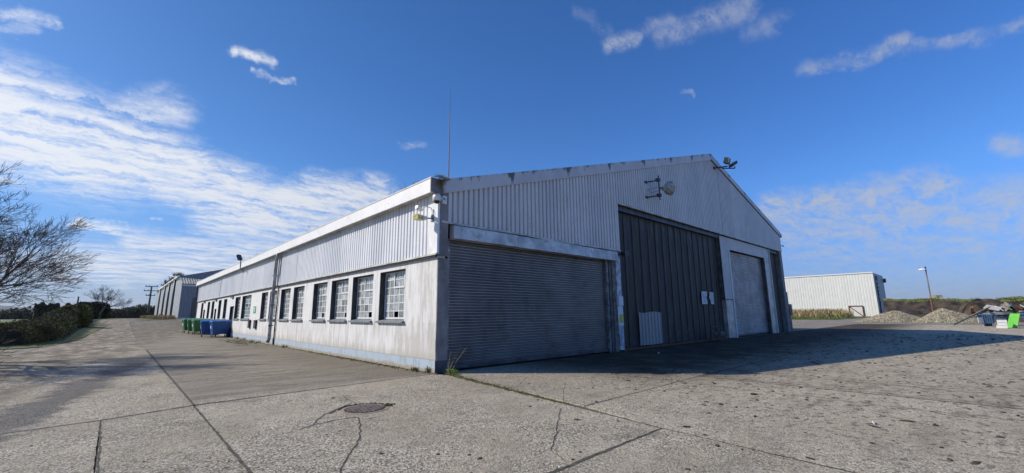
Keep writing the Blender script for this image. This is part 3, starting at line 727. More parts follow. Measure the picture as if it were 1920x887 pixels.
for i, (a, b) in enumerate(WIN):
    w = b-a-.06; h = ZT-ZB-.09; cols, rows_ = (5, 6) if w < 2.4 else (8, 6)
    if i == 9: cols = 3
    fr = window_frame(w, cols, rows_, h).build('window', 'window_frame_white', wh, (TH-.05, a+.03, ZB+.065))
    if i == 8: fr['label'] = 'wide window with pale teal panes'
    elif i == 9: fr['label'] = 'window left part open'
    cw, ch = w/cols, h/rows_
    near = i < 9
    if near:
        pm = MB().box(-.003, .003, -cw/2+.006, cw/2-.006, -ch/2+.008, ch/2-.008).mesh('pane', 'pane_teal' if i == 8 else 'pane_glass')
    acc = MB()
    for c_ in range(cols):
        for r_ in range(rows_):
            if (c_, r_) in MISSING.get(i, []): continue
            if i == 8 and r_ == 3 and c_ in (1, 3, 5, 6): continue
            if i == 9 and c_ == 0: continue
            if near:
                o = link(pm, 'pane', fr, (0, cw*(c_+.5), ch*(r_+.5)), (rw.uniform(-.01, .01), rw.uniform(-.02, .02), rw.uniform(-.02, .02)))
            else: acc.box(-.003, .003, cw*c_+.01, cw*(c_+1)-.01, ch*r_+.01, ch*(r_+1)-.01)
    if not near: acc.build('pane', 'pane_glass', fr)
    sm = MB(); L = b-a; sm.hexa([(-.09, -.05, -.02), (TH-.02, -.05, -.02), (TH-.02, L+.05, -.02), (-.09, L+.05, -.02), (-.09, -.05, .03), (TH-.02, -.05, .065), (TH-.02, L+.05, .065), (-.09, L+.05, .03)])
    # clip the sill inside the opening behind the wall face
    sm = MB(); sm.hexa([(-.09, -.04, -.06), (-.001, -.04, -.06), (-.001, L+.04, -.06), (-.09, L+.04, -.06), (-.09, -.04, -.005), (-.001, -.04, .012), (-.001, L+.04, .012), (-.09, L+.04, -.005)])
    sm.hexa([(-.001, .002, .002), (TH-.02, .002, .002), (TH-.02, L-.014, .002), (-.001, L-.014, .002), (-.001, .002, .012), (TH-.02, .002, .06), (TH-.02, L-.014, .06), (-.001, L-.014, .012)])
    sl = sm.build('sill', 'sill_grey', fr); sl.location = (-(TH-.05), -.03, -.065)
# cloth and paper stuffed behind two windows
for yy, z0 in ((7.9, 1.49), (24.0, 1.6)):
    pass
dr = MB().box(.16, .20, DOOR[0]+.02, DOOR[1]-.02, 0.02, 2.38).build('side_door', 'door_dark_green', wh, label='very dark green side door')
for a, b in SLOT: MB().box(.16, .2, a+.01, b-.02, .2, 2.3).build('side_door', 'dark_slot', wh)
for (a, b) in ((22.9, 23.35), (21.15, 21.7)):
    mb = MB(); mb.box(-.10, -.005, a, b, .82, 1.30); mb.hexa([(-.14, a-.02, 1.30), (-.005, a-.02, 1.30), (-.005, b+.02, 1.30), (-.14, b+.02, 1.30), (-.12, a-.02, 1.33), (-.005, a-.02, 1.36), (-.005, b+.02, 1.36), (-.12, b+.02, 1.33)])
    mb.build('vent_box', 'dark_slot', wh)
# bulkhead lamps under the flashing
for yy in (30.2, 38.0, 45.3):
    mb = MB(); mb.box(-.12, -.004, yy-.45, yy+.45, 3.10, 3.17, 1); mb.box(-.10, -.02, yy-.42, yy+.42, 3.04, 3.10, 0)
    mb.build('tube_lamp', ['flashing_cream', 'steel_dark'], wh)
# upper cladding on the window side, one sheet at a time
y = .36; ns = 0
while y < LEN-.2:
    y2 = min(y+1.0, LEN); j = rw.uniform(-.006, .006)
    ribbed(y, y2+.004, 3.36+rw.uniform(-.006, .006), 5.20, .2, .070, lambda u, o, z, j=j: (-.072-o+j, u, z), groove=.31).build('cladding_sheet', 'side_cladding', wh)
    y = y2; ns += 1
# drip flashing under it (slightly wavy)
def wavy_strip(n, fn): 
    mb = MB(); vs = []; fs = []
    for i in range(n+1):
        a, b, c, d = fn(i/n); o = len(vs); vs += [a, b, c, d]
        if i:
            q = o-4
            for k in range(4): fs.append((q+k, q+(k+1) % 4, o+(k+1) % 4, o+k))
    fs.append((0, 1, 2, 3)); m_ = len(vs); fs.append((m_-1, m_-2, m_-3, m_-4)); return mb.add(vs, fs)
def fl(t):
    y = -.085+t*(LEN+.085); d = .010*mnoise.noise(Vector((y*.8, 0, 0)))+.006*mnoise.noise(Vector((y*3, 0, 1)))
    return ((-.005, y, 3.385+d), (-.125, y, 3.345+d), (-.125+.006*d, y, 3.295+d), (-.005, y, 3.335+d))
wavy_strip(160, fl).build('drip_flashing', 'flashing_cream', wh)
MB().box(-.09, -.005, 0.0, LEN, 3.25, 3.295).build('bearer_strip', 'steel_dark', wh)
# dark joint cover far along the side
MB().box(-.115, -.06, 36.1, 36.2, 3.4, 5.18).build('joint_cover', 'flashing_white', wh)
MB().box(.0, .40, -.06, .0, 3.31, 3.42).build('bearer_strip', 'corner_grey', wh)
# corner flashings
MB().box(-.075, -.004, -.075, .36, 3.36, 5.20).build('corner_flashing', 'flashing_white', wh, label='white corner flashing on the sunlit side')
MB().box(-.003, .30, -.073, -.004, 3.28, 5.35).build('corner_flashing', 'corner_grey', wh, label='grey corner flashing on the shaded front')
# side fascia gutter with soffit
y = -.12; k = 0
while y < LEN:
    y2 = min(LEN, y+2.95); mb = MB(); dz = rw.uniform(-.006, .006); dx = rw.uniform(-.004, .004)
    mb.box(-.34+dx, -.30+dx, y+.004, y2-.004, 5.13+dz, 5.56+dz)
    mb.box(-.36+dx, -.28+dx, y+.004, y2-.004, 5.56+dz, 5.585+dz)
    mb.build('fascia_board', 'fascia_white', wh); y = y2
mb = MB(); y = -.10
mb.box(-.30, -.01, -.08, LEN-.01, 5.15, 5.19); mb.build('soffit', 'soffit', wh)
MB().box(-.36, .05, -.12, -.085, 5.13, 5.56).build('fascia_end', 'corner_grey', wh)
# roof: two ribbed slopes
def roof_slope(xa, xb, za, zb, name):
    mb = MB(); n = int((LEN+.1)/1.0)*2
    vs = []; 
    for i in range(n+1):
        y = -.03+i*(LEN+.1)/n; d = .03 if i % 2 else 0
        vs += [(xa, y, za+d), (xb, y, zb+d), (xb, y, zb+d-.08), (xa, y, za+d-.08)]
    fs = []
    for i in range(n):
        q = 4*i; o = q+4
        for k in range(4): fs.append((q+k, q+(k+1) % 4, o+(k+1) % 4, o+k))
    fs += [(0, 1, 2, 3), (4*n+3, 4*n+2, 4*n+1, 4*n)]
    mb.add(vs, fs); return mb.build(name, 'asbestos_roof', wh)
roof_slope(-.26, AX, roofz(0)-.06-.02, AZ+.02, 'roof_slope'); roof_slope(WID+.25, AX, roofz(WID)-.05, AZ+.02, 'roof_slope')
# back, right and inner walls
mb = MB(); mb.box(WID-.25, WID, .36, LEN, 0, E1-.02); mb.build('right_wall', 'front_cladding', wh)
mb = MB(); Yb = LEN
mb.add([(0.27, Yb-.2, 0), (WID-.26, Yb-.2, 0), (WID-.26, Yb-.2, E1-.1), (AX, Yb-.2, AZ-.1), (0.27, Yb-.2, E0-.06)], [(0, 1, 2, 3, 4)])
mb.add([(0, Yb-.01, 3.3), (WID, Yb-.01, 0), (WID, Yb-.01, E1-.1), (AX, Yb-.01, AZ-.1), (0, Yb-.01, E0-.06)], [(4, 3, 2, 1, 0)])
mb.add([(0.27, Yb-.01, 0), (WID, Yb-.01, 0), (0, Yb-.01, 3.3)], [(0, 2, 1)])
mb.build('rear_wall', 'front_cladding', wh)
MB().box(.02, .10, .1, LEN-.05, 3.31, 5.42).build('side_lining', 'interior', wh)
# front: cladding sheets above the doors
UX = 9.36; ZL, ZU = 4.30, 6.49
def topz(x): return roofz(x)-.34
def front_place(yo): return lambda u, o, z: (u, -yo+(-o), z)
x = .30; edges = []
while x < WID-.05:
    x2 = x+1.0
    if x < UX < x2+.3: x2 = UX
    x2 = min(x2, WID)
    if WID-x2 < .4: x2 = WID
    edges.append((x, x2)); x = x2
for k, (a, b) in enumerate(edges):
    zb_ = ZL if b <= UX+.001 else ZU
    zb_ += rw.uniform(-.004, .004); j = rw.uniform(0, .006)
    if a < AX < b:
        for aa, bb in ((a, AX), (AX, b)):
            ribbed(aa, bb, zb_, topz, .2, .060, lambda u, o, z, j=j: (u, -.045-j-o, z) if False else (u, -.045-j-(o), z), groove=.26).build('cladding_sheet', 'front_cladding', wh)
        continue
    ribbed(a, b+.003, zb_, topz, .2, .075, lambda u, o, z, j=j: (u, -.060-j-o, z), groove=.31).build('cladding_sheet', 'front_cladding', wh)
# gable backing behind the sheets
mb = MB()
mb.add([(.10, .03, ZL), (UX, .03, ZL), (UX, .03, ZU), (WID-.05, .03, ZU), (WID-.05, .03, topz(WID)), (AX, .03, topz(AX)), (.10, .03, topz(.1))], [(6, 5, 4, 3, 2, 1, 0)][:0]+[(0, 1, 2, 6), (2, 3, 4, 5), (2, 5, 6)])
mb.add([(.10, .09, ZL), (UX, .09, ZL), (UX, .09, ZU), (WID-.05, .09, ZU), (WID-.05, .09, roofz(WID)-.1), (AX, .09, roofz(AX)-.1), (.10, .09, roofz(.1)-.1)], [(0, 1, 2, 6), (2, 3, 4, 5), (2, 5, 6)])
mb.build('gable_lining', 'interior', wh)
# rake fascia boards with stained joints
def rake(x0, x1, deep, name='fascia_board'):
    n = max(3, int((x1-x0)/.10)); rows2 = [0, .5, .82, 1.0]; vs = []; fs = []; ed = []
    for i in range(n+1):
        x = x0+.006+(x1-x0-.012)*i/n; zt = roofz(x)+.075; e = max(0, 1-min(x-x0, x1-x)/.22)
        for r in rows2:
            vs.append((x, -.115, zt-deep*(1-r))); ed.append(r*r*.75+e*.9*(0.4+.6*r))
        vs.append((x, -.05, zt)); ed.append(1.2); vs.append((x, -.05, zt-deep)); ed.append(0)
    m_ = len(rows2)+2
    for i in range(n):
        q = i*m_; o = q+m_; loop = [0, 1, 2, 3, 4]
        for k in range(3): fs.append((q+k, o+k, o+k+1, q+k+1))
        fs.append((q+3, o+3, o+4, q+4)); fs.append((q+0, q+5, o+5, o+0)); fs.append((q+4, o+4, o+5, q+5))
    fs += [(0, 1, 2, 3, 4, 5), tuple(n*m_+k for k in (5, 4, 3, 2, 1, 0))]
    mb = MB().add(vs, fs); me = mb.mesh(name, 'fascia_grey')
    at = me.attributes.new('edge', 'FLOAT', 'POINT'); at.data.foreach_set('value', ed)
    o = link(me, name, wh); return o
xs_ = [.05, 2.85, 5.9, 8.9, 11.9, 14.8, 17.6, AX]
for a, b in zip(xs_[:-1], xs_[1:]): rake(a, b, .44)
xs_ = [AX, 23.2, 26.0, 28.8, 31.4, WID+.05]
for a, b in zip(xs_[:-1], xs_[1:]): rake(a, b, .34)
# gutter end on the far right eave
mb = MB(); mb.box(WID+.05, WID+.42, -.10, LEN, roofz(WID)-.32, roofz(WID)-.02); mb.build('right_gutter', 'steel_dark', wh)
MB().box(WID+.0, WID+.45, -.16, -.10, 6.95, 7.03).build('bracket', 'steel_dark', wh)
# lower edge flashings of the front cladding
def ff(t):
    x = .06+t*(UX-.0); s = -.05*math.exp(-((x-4.9)/1.2)**2)+.05*math.exp(-((x-3.6)/.8)**2)*.6+.012*mnoise.noise(Vector((x*1.7, 5, 0)))
    return ((x, -.09, ZL+.03+s*.3), (x, -.09, ZL-.03+s), (x, -.02, ZL-.035+s*.4), (x, -.02, ZL+.03+s*.3))
wavy_strip(60, ff).build('drip_flashing', 'flashing_cream', wh)
def ff2(t):
    x = UX-.08+t*(WID-UX+.05); s = .008*mnoise.noise(Vector((x*1.1, 8, 0)))
    return ((x, -.085, ZU+.03+s), (x, -.085, ZU-.03+s), (x, -.01, ZU-.035+s), (x, -.01, ZU+.03+s))
wavy_strip(60, ff2).build('drip_flashing', 'flashing_cream', wh)
MB().box(UX-.09, UX+.02, -.078, .0, ZL-.02, ZU-.04).build('edge_flashing', 'front_cladding', wh)
# vertical seam covers on the gable
for x in (AX-.15, AX+1.0): MB().box(x, x+.035, -.062, -.046, ZU+.04, topz(x)-.05).build('seam_cover', 'front_cladding', wh)
# door head beam in shadow
MB().box(UX, WID-.3, .10, .26, ZU-.26, ZU+.3).build('door_head_beam', 'steel_dark', wh)
# corner pier with a broken arris
mb = MB(); zs = [0, .34]+[.34+.09*i for i in range(1, 33)]; vs = []; fs = []
for i, z in enumerate(zs):
    c = .012+.03*max(0, mnoise.noise(Vector((0, 0, z*2.4))))+(.05*math.exp(-((z-.75)/.25)**2))
    vs += [(-.004+c*.3, -.001, z), (c*.9, -.028, z), (.385, -.028, z), (.385, .3, z), (.05, -.0008, z)]
for i in range(len(zs)-1):
    for k in range(5): q = 5*i; o = q+5; fs.append((q+k, q+(k+1) % 5, o+(k+1) % 5, o+k))
mb.add(vs, fs); mb.build('corner_pier', 'corner_grey', wh)
mb = MB(); mb.box(-.022, .37, -.036, -.0285, 0, .33); mb.build('pier_base', 'steel_dark', wh)
def flake(z):
    return None
mb = MB(); mb.add([(-.030, .00, .95), (-.034, .05, .92), (-.036, .045, .60), (-.030, -.01, .55)], [(0, 1, 2, 3)]); mb.build('loose_render', 'plaster', wh)
# wide roller door
def curtain(x0, x1, z0, z1, y, pitch, mat, name='roller_door', d=.022):
    mb = MB(); n = int((z1-z0)/pitch); prof = []
    for i in range(n):
        z = z0+i*(z1-z0)/n; p = (z1-z0)/n
        for a, o in ((0, .0), (.12, .0), (.44, .95), (.50, 1.0), (.56, .95), (.93, .0)): prof.append((z+a*p, o*d))
    prof.append((z1, 0)); nx = max(1, int((x1-x0)/1.2)); vs = []; fs = []
    for i in range(nx+1):
        x = x0+(x1-x0)*i/nx
        for z, o in prof: vs.append((x, y-o+.006*mnoise.noise(Vector((x*.7, z*.8, 3))), z))
    m_ = len(prof)
    for i in range(nx):
        for k in range(m_-1): fs.append((i*m_+k, (i+1)*m_+k, (i+1)*m_+k+1, i*m_+k+1))
    mb.add(vs, fs); return mb.build(name, mat, wh, smooth=False)
rd = curtain(.45, 8.45, .14, 3.95, .16, .088, 'shutter_grey', d=.042); rd['label'] = 'wide dark grey roller shutter'
MB().box(.45, 8.45, .10, .17, .04, .14).build('bottom_rail', 'steel_dark', rd)
MB().box(.387, .47, .06, .22, 0, 3.85).build('guide_rail', 'peeling_steel', rd)
MB().box(8.43, 8.56, .04, .22, 0, 3.78).build('guide_rail', 'peeling_steel', rd)
for a, b, dz in ((.40, 3.02, 0), (3.025, 6.52, -.01), (6.525, 8.96, -.018)):
    mb = MB(); y0 = -.24
    mb.hexa([(a, y0, 3.82+dz), (b-.006, y0, 3.82+dz), (b-.006, .0, 3.80+dz), (a, .0, 3.80+dz), (a, y0+.02, 4.21+dz), (b-.006, y0+.02, 4.21+dz), (b-.006, .0, 4.24+dz), (a, .0, 4.24+dz)])
    mb.build('hood_panel', 'hood_steel', rd)
MB().box(.45, 8.9, .02, .4, 3.80, 4.28).build('shutter_box', 'steel_dark', rd)
MB().box(8.56, 8.74, .0, .3, 0, 3.80).build('door_post', 'steel_dark', wh)
MB().box(8.742, 9.02, -.03, .3, 0, 3.80).build('door_post', 'post_wood', wh, label='weathered timber post right of the wide shutter')
MB().box(9.04, 9.36, -.045, .25, .06, 4.05).build('pale_strip', 'strip_pale', wh)
MB().box(8.96, 9.36, -.02, .25, 4.06, 4.28).build('lintel_block', 'steel_dark', wh)
mb = MB(); mb.box(9.36, 9.5, .0, .3, 0.0, ZU-.05); mb.build('door_jamb', 'steel_dark', wh)
# tall sliding door of vertical panels
sd_ = empty('sliding_door', (0, 0, 0)); sd_.parent = wh; sd_['label'] = 'tall charcoal sliding door of ribbed panels'
x = 9.52; px_ = .72
while x < 21.0:
    x2 = min(x+px_, 21.02); mb = MB(); j = rw.uniform(0, .006); yb = .30+j
    pr = [(x, 0), (x+.05, 0), (x+.07, -.045), (x+.10, -.045), (x+.12, 0), (x+(x2-x)*.5, .012), (x2, 0)]
    zt = 6.42; zb_ = .10+rw.uniform(-.02, .03); nz = [zb_, .9, 2.4, 4.2, zt]
    vs = [(u, yb+o+.010*mnoise.noise(Vector((u, z*1.3, 2))), z) for z in nz for u, o in pr]
    m_ = len(pr); fs = [(r*m_+k, r*m_+k+1, (r+1)*m_+k+1, (r+1)*m_+k) for r in range(len(nz)-1) for k in range(m_-1)]
    mb.add(vs, fs); mb.mi = [1 if k == 2 else 0 for r in range(len(nz)-1) for k in range(m_-1)]
    mb.build('door_panel', ['door_charcoal', 'door_rib'], sd_); x = x2
MB().box(9.5, 21.05, .34, .40, .08, 6.45).build('door_frame', 'interior', sd_)
MB().box(9.5, 21.6, .12, .34, 0.0, .07).build('door_track', 'rust', wh)
ribbed(11.05, 13.12, lambda u: .12+.01*math.sin(u*3), lambda u: 1.62+.03*math.cos((u-12.4)*3.4), .30, .05, lambda u, o, z: (u, .20-o*1.0, z), groove=.45).build('patch_panel', 'galv_patch', sd_, label='pale corrugated patch low on the sliding door')
# surround of the narrower shutter
def sur(u, o, z): return (u, .06-o, z)
ribbed(20.95, 22.28, 2.36, 6.40, .2, .04, sur, groove=.3).build('cladding_sheet', 'front_cladding', wh)
ribbed(22.28, 29.95, 5.62, 6.40, .2, .04, sur, groove=.3).build('cladding_sheet', 'front_cladding', wh)
MB().box(21.0, 22.10, .06, .30, .03, 2.34).build('surround_panel', 'hood_steel', wh)
MB().box(20.96, 22.30, .03, .055, 2.33, 2.39).build('drip_flashing', 'steel_dark', wh)
MB().box(22.15, 22.29, .02, .35, 0, 5.61).build('door_jamb', 'flashing_white', wh)
MB().box(20.93, 22.28, .11, .33, 2.4, 6.39).build('surround_backing', 'interior', wh)
rd2 = curtain(22.30, 29.15, .12, 5.62, .34, .125, 'shutter_light', d=.06); rd2['label'] = 'narrower light grey roller shutter'
MB().box(22.30, 29.15, .30, .35, .04, .12).build('bottom_rail', 'steel_dark', rd2)
MB().box(29.15, 29.25, .10, .40, 0, 5.61).build('guide_rail', 'steel_dark', rd2)
MB().box(29.25, 30.28, .07, .32, 0, 6.40).build('surround_panel', 'hood_steel', wh)
MB().box(30.30, 30.36, -.01, .30, 0, 6.42).build('door_jamb', 'flashing_white', wh)
x = 30.38
while x < 32.7:
    MB().box(x, min(x+.56, 32.75)-.012, .30, .34, .05, 6.44).build('door_panel', 'door_charcoal', wh); x += .57
MB().box(30.36, 32.8, .36, .4, 0, 6.45).build('door_frame', 'interior', wh)
MB().box(32.78, WID+.005, -.02, .355, 0, ZU-.04).build('corner_pier', 'corner_grey', wh, label='grey pier at the far right corner')
# downpipes
mb = MB(); yp = 17.05
mb.tube([(-.26, 16.6, 5.14), (-.24, 16.55, 5.02), (-.22, 16.72, 4.95), (-.20, 16.92, 4.86), (-.20, 16.95, 4.6), (-.20, 17.0, 2.5), (-.20, 17.05, .30), (-.26, 17.05, .12)], .095, 12)
dp = mb.build('downpipe', 'pipe_grey', wh, smooth=True)
mb = MB()
for z in (3.9, 2.2, 1.05): mb.lathe((-.20, 17.0, z), [(.098, 0), (.115, .005), (.115, .05), (.098, .055)], n=12); mb.box(-.2, -.03, 16.98, 17.02, z+.01, z+.04)
mb.build('pipe_bracket', 'steel_dark', dp)
MB().tube([(-.10, 16.35, 5.0), (-.11, 16.40, 3.9), (-.16, 16.40, 3.42), (-.16, 16.45, 3.25)], .03, 8).build('vent_pipe', 'pipe_grey', wh, smooth=True)
MB().tube([(-.06, 16.55, 3.2), (-.06, 16.6, 1.3), (-.05, 16.6, .02)], .035, 8).build('waste_pipe', 'steel_dark', wh, smooth=True)
mb = MB(); mb.tube([(-.22, 51.05, 5.2), (-.22, 51.1, 4.9), (-.16, 51.1, .6)], .09, 10); mb.build('downpipe', 'steel_dark', wh, smooth=True)

# things fixed to the warehouse
def thing(name, label, cat, loc=(0, 0, 0), rz=0, **k): return empty(name, loc, rz, label=label, category=cat, **k)
t = thing('dome_camera', 'white dome security camera hanging at the corner under the eave', 'camera', (-.16, -.14, 4.93))
MB().lathe((0, 0, -.06), [(.10, 0), (.125, .01), (.125, .14), (.105, .18), (.05, .20)], n=20).build('housing', 'camera_white', t, smooth=True)
MB().lathe((0, 0, -.14), [(.03, 0), (.065, .02), (.085, .05), (.09, .085)], n=16).build('dome', 'black_plastic', t, smooth=True)
MB().box(-.02, .30, -.02, .04, .02, .06).build('arm', 'camera_white', t)
MB().box(.20, .34, -.02, .06, -.10, .14).build('junction_box', 'camera_white', t)
t = thing('bullet_camera', 'small white bullet camera on a bent arm beside the corner lamp', 'camera', (-.07, .22, 4.60))
MB().obox((-.36, .17, .10), (.11, .035, -.03), (-.015, .045, 0), (.012, 0, .04)).build('housing', 'camera_white', t)
MB().obox((-.475, .135, .07), (.012, .004, -.003), (-.01, .035, 0), (.01, 0, .032)).build('lens', 'black_plastic', t)
MB().tube([(0, 0, .0), (-.05, .0, .13), (-.16, .05, .17), (-.27, .12, .15)], .014, 8).build('arm', 'camera_white', t, smooth=True)
MB().box(-.03, 0, -.05, .05, -.06, .08).build('wall_plate', 'camera_white', t)
t = thing('corner_lamp', 'yellowed bulkhead lamp on a bracket below the bullet camera', 'lamp', (-.07, .20, 4.42))
MB().obox((-.42, .10, -.02), (.13, .04, .0), (-.03, .09, 0), (0, 0, .075)).build('lamp_glass', 'lamp_glass_yellow', t)
MB().obox((-.26, .05, -.02), (.05, .015, .0), (-.02, .06, 0), (0, 0, .055)).build('lamp_body', 'camera_white', t)
MB().tube([(0, 0, 0), (-.12, .02, -.01), (-.22, .04, -.02)], .022, 8).build('arm', 'peeling_steel', t)
MB().box(-.03, 0, -.07, .07, -.10, .10).build('wall_plate', 'peeling_steel', t)
# antenna
pa = atY(841, 333, 1.2); pb = atY(841.5, 165, 1.2)
t = thing('whip_antenna', 'thin tall whip antenna rising from the roof edge near the corner', 'antenna', (pa.x, 1.2, 5.7))
H = pb.z-5.7
MB().tube([(0, 0, 0), (.0, 0, H*.35), (0.0, 0, H*.8)], [.022, .018, .011], 6).build('mast', 'antenna_red', t)
MB().tube([(0, 0, H*.8), (.01, 0, H)], [.006, .003], 5).build('tip', 'steel_dark', t)
# bird nest straw hanging over the corner, gutter weeds
def blades(mb, cx, cy, cz, n, h, spread, w=.012, lean=(0, 0), rr=rnd, droop=.3):
    for i in range(n):
        a = rr.random()*6.283; r = spread*math.sqrt(rr.random()); x, y = cx+r*math.cos(a), cy+r*math.sin(a)
        L = h*rr.uniform(.5, 1.1); dx, dy = rr.gauss(0, .3)*L+lean[0]*L, rr.gauss(0, .3)*L+lean[1]*L; b = rr.random()*3.14; wx, wy = w*math.cos(b), w*math.sin(b)
        mb.add([(x-wx, y-wy, cz), (x+wx, y+wy, cz), (x+dx*.5+wx*.7, y+dy*.5+wy*.7, cz+L*.6), (x+dx*.5-wx*.7, y+dy*.5-wy*.7, cz+L*.6), (x+dx*1.2, y+dy*1.2, cz+L*(1-droop*.5))], [(0, 1, 2, 3), (3, 2, 4)])
mb = MB(); r_ = random.Random(5)
for i in range(170):
    x, y, z = r_.uniform(-.30, .12), r_.uniform(-.20, -.08), 5.58+r_.uniform(0, .07)
    l = r_.uniform(.08, .22); a = r_.uniform(-.5, .5)
    if r_.random() < .45: d = Vector((r_.uniform(-.3, .3), -.10, -1)).normalized(); x = r_.uniform(-.12, .1); l *= 1.7
    else: d = Vector((math.cos(a), r_.uniform(-.4, .1), r_.uniform(-.25, .5))).normalized()
    q = Vector((x, y-.03, z)); s = d.orthogonal().normalized()*.007
    mb.add([q-s, q+s, q+d*l+s*.4, q+d*l-s*.4], [(0, 1, 2, 3)])
for i in range(60):
    z = 5.55-r_.random()*.42; x = -.02+(5.55-z)*.28+r_.gauss(0, .03); q = Vector((x, -.155+r_.uniform(-.01, .01), z)); d = Vector((r_.gauss(0.1, .4), -.05, -1)).normalized(); s = d.orthogonal().normalized()*.007; l = r_.uniform(.06, .14)
    mb.add([q-s, q+s, q+d*l+s*.4, q+d*l-s*.4], [(0, 1, 2, 3)])
mb.build('straw_nest', 'straw', kind='stuff', label='straggling straw of a bird nest hanging over the roof corner', category='straw')
mb = MB()
for y0, n, h in ((.5, 20, .10), (.9, 26, .2), (1.5, 10, .26), (2.4, 7, .2), (5.2, 12, .24), (9.8, 7, .2), (21, 10, .3), (24, 10, .3)):
    blades(mb, -.2, y0, 5.56, n, h, .22 if y0 < 9 else .5, .007, rr=r_)
mb.build('gutter_weeds', 'straw', kind='stuff', label='dry weeds sprouting along the gutter above the window wall', category='weeds')
mb = MB(); [clod(mb, -.24+r_.uniform(-.08, .1), .55+r_.uniform(-.2, .5), .07, 5.55, 1.0) for i in range(12)]
mb.build('gutter_moss', 'moss', kind='stuff', label='clump of moss in the gutter near the corner', category='moss')
# floodlight on the side eave
t = thing('eave_floodlight', 'dark floodlight tilted up above the eave of the window wall', 'floodlight', (-.36, 26.4, 5.2))
mb = MB(); mb.tube([(0, 0, -.1), (-.02, 0, .75)], .03, 6); mb.tube([(0, 0, -.05), (-.02, -.9, -.14)], .025, 6); mb.tube([(-.02, -.9, -.14), (.1, -.9, -.5)], .018, 6); mb.build('pole', 'steel_dark', t)
MB().obox((-.10, .15, .74), (.04, -.04, .05), (.13, .12, 0), (-.06, .06, .18)).build('lamp_head', 'steel_dark', t)
# gable dish on its stand-off frame
t = thing('round_dish', 'mossy round dish on a stand-off frame high on the gable', 'dish', (12.3, -.06, 7.6))
for z in (-.36, .42):
    mb = MB(); mb.tube([(-.25, 0, z), (-.1, -.55, z)], .035, 8); mb.box(-.36, -.14, -.02, .02, z-.06, z+.06); mb.obox((-.1, -.57, z+.02), (.10, 0, 0), (0, .09, 0), (0, 0, .07)); mb.build('bracket', 'steel_dark', t)
MB().tube([(-.1, -.60, -.58), (-.1, -.60, .66)], .035, 8).build('mast', 'steel_dark', t)
ax = Vector((.86, -.47, .10)).normalized()
MB().lathe(Vector((.38, -.80, .05)), [(.06, -.30), (.12, -.26), (.16, -.12), (.30, -.02), (.35, .10), (.36, .16), (.33, .20), (.20, .24), (.02, .26)], axis=ax, n=24).build('dish', 'dish_dirty', t, smooth=True)
mb = MB(); mb.tube([(-.1, -.6, 0), (.1, -.70, .03)], .06, 8); mb.tube([(-.08, -.6, -.1), (-.35, -.3, -.2), (-.3, -.1, .0), (.0, -.5, .1)], .012, 6); mb.build('feed_arm', 'peeling_steel', t)
# twin floodlights near the apex
t = thing('twin_floodlight', 'pair of black floodlights on an arm at the gable peak', 'floodlight', (20.9, -.06, 10.85))
mb = MB(); mb.tube([(0, 0, 0), (.25, -.75, -.02)], .045, 8); mb.tube([(.0, -.5, -.15), (.7, -1.0, -.12), (1.1, -.9, .1)], .04, 8); mb.box(-.1, .1, -.02, .03, -.1, .1); mb.build('arm', 'steel_dark', t)
MB().obox((.25, -.75, .34), (.27, .04, .02), (-.02, .13, .05), (.02, -.05, .18)).build('lamp_head', 'black_plastic', t)
MB().obox((.22, -.90, .29), (.22, .03, .02), (-.002, .012, .004), (.012, -.035, .14)).build('lamp_glass', 'peeling_steel', t)
MB().obox((.95, -.85, .26), (.20, -.09, .15), (.05, .14, .0), (-.05, 0, .07)).build('lamp_head', 'black_plastic', t)
# black lamp by the door head
t = thing('door_lamp', 'small black lamp beside the top of the tall sliding door', 'lamp', (9.30, -.05, 4.14))
MB().box(-.02, .06, -.18, .0, -.03, .03).build('arm', 'steel_dark', t)
MB().obox((.10, -.26, .0), (.16, 0, .03), (0, .09, 0), (-.02, 0, .10)).build('lamp_head', 'black_plastic', t)
# boxes on the post
t = thing('meter_box', 'plain pale meter box on the strip beside the wide shutter', 'meter box', (9.13, -.05, 2.08))
MB().box(-.19, .16, -.10, 0, -.18, .22).build('box_body', 'meter_white', t); MB().box(-.18, .15, -.108, -.101, -.14, .20).build('door', 'meter_white', t)
t = thing('notice_board', 'white notice board with a yellow sheet below the meter box', 'notice', (9.16, -.05, 1.48))
MB().box(-.2, .17, -.035, 0, -.42, .40).build('board', 'meter_white', t); y_ = MB().box(-.13, .15, -.040, -.036, -.30, .06); yo = y_.build('yellow_sheet', 'notice_yellow', t)
mb = MB(); r5 = random.Random(2)
for k in range(8):
    z = .02-.038*k; x0 = -.11+r5.uniform(0, .03); mb.box(x0, x0+r5.uniform(.08, .2), -.0425, -.0405, z-.008, z+.004)
mb.build('print', 'print_dark', yo, kind='stuff')
# torn notices on the sliding door
for (x0, flip, lab) in ((18.0, 1, 'left torn white notice on the charcoal sliding door'), (19.02, -1, 'right torn white notice on the charcoal sliding door')):
    t = thing('notice', lab, 'notice', (x0, .235, 2.06))
    if flip > 0: pts = [(0, 0), (.72, 0), (.70, .26), (.60, .36), (.74, .50), (.78, .73), (.02, .72)]
    else: pts = [(.22, 0), (.60, 0), (.62, .70), (.08, .72), (.10, .52), (.0, .40), (.14, .22)]
    n = len(pts); mb = MB().add([(p[0], 0, p[1]) for p in pts]+[(p[0], .02, p[1]) for p in pts], [tuple(range(n))]+[(i, n+i, n+(i+1) % n, (i+1) % n) for i in range(n)])
    so = mb.build('sheet', 'paper', t)
    mb = MB()
    for k in range(7):
        z = .12+.08*k
        for q in range(3): a = .16+.15*q+r5.uniform(0, .02); mb.box(a, a+.08, -.004, -.001, z, z+.018)
    mb.build('print', 'print_dark', so, kind='stuff')
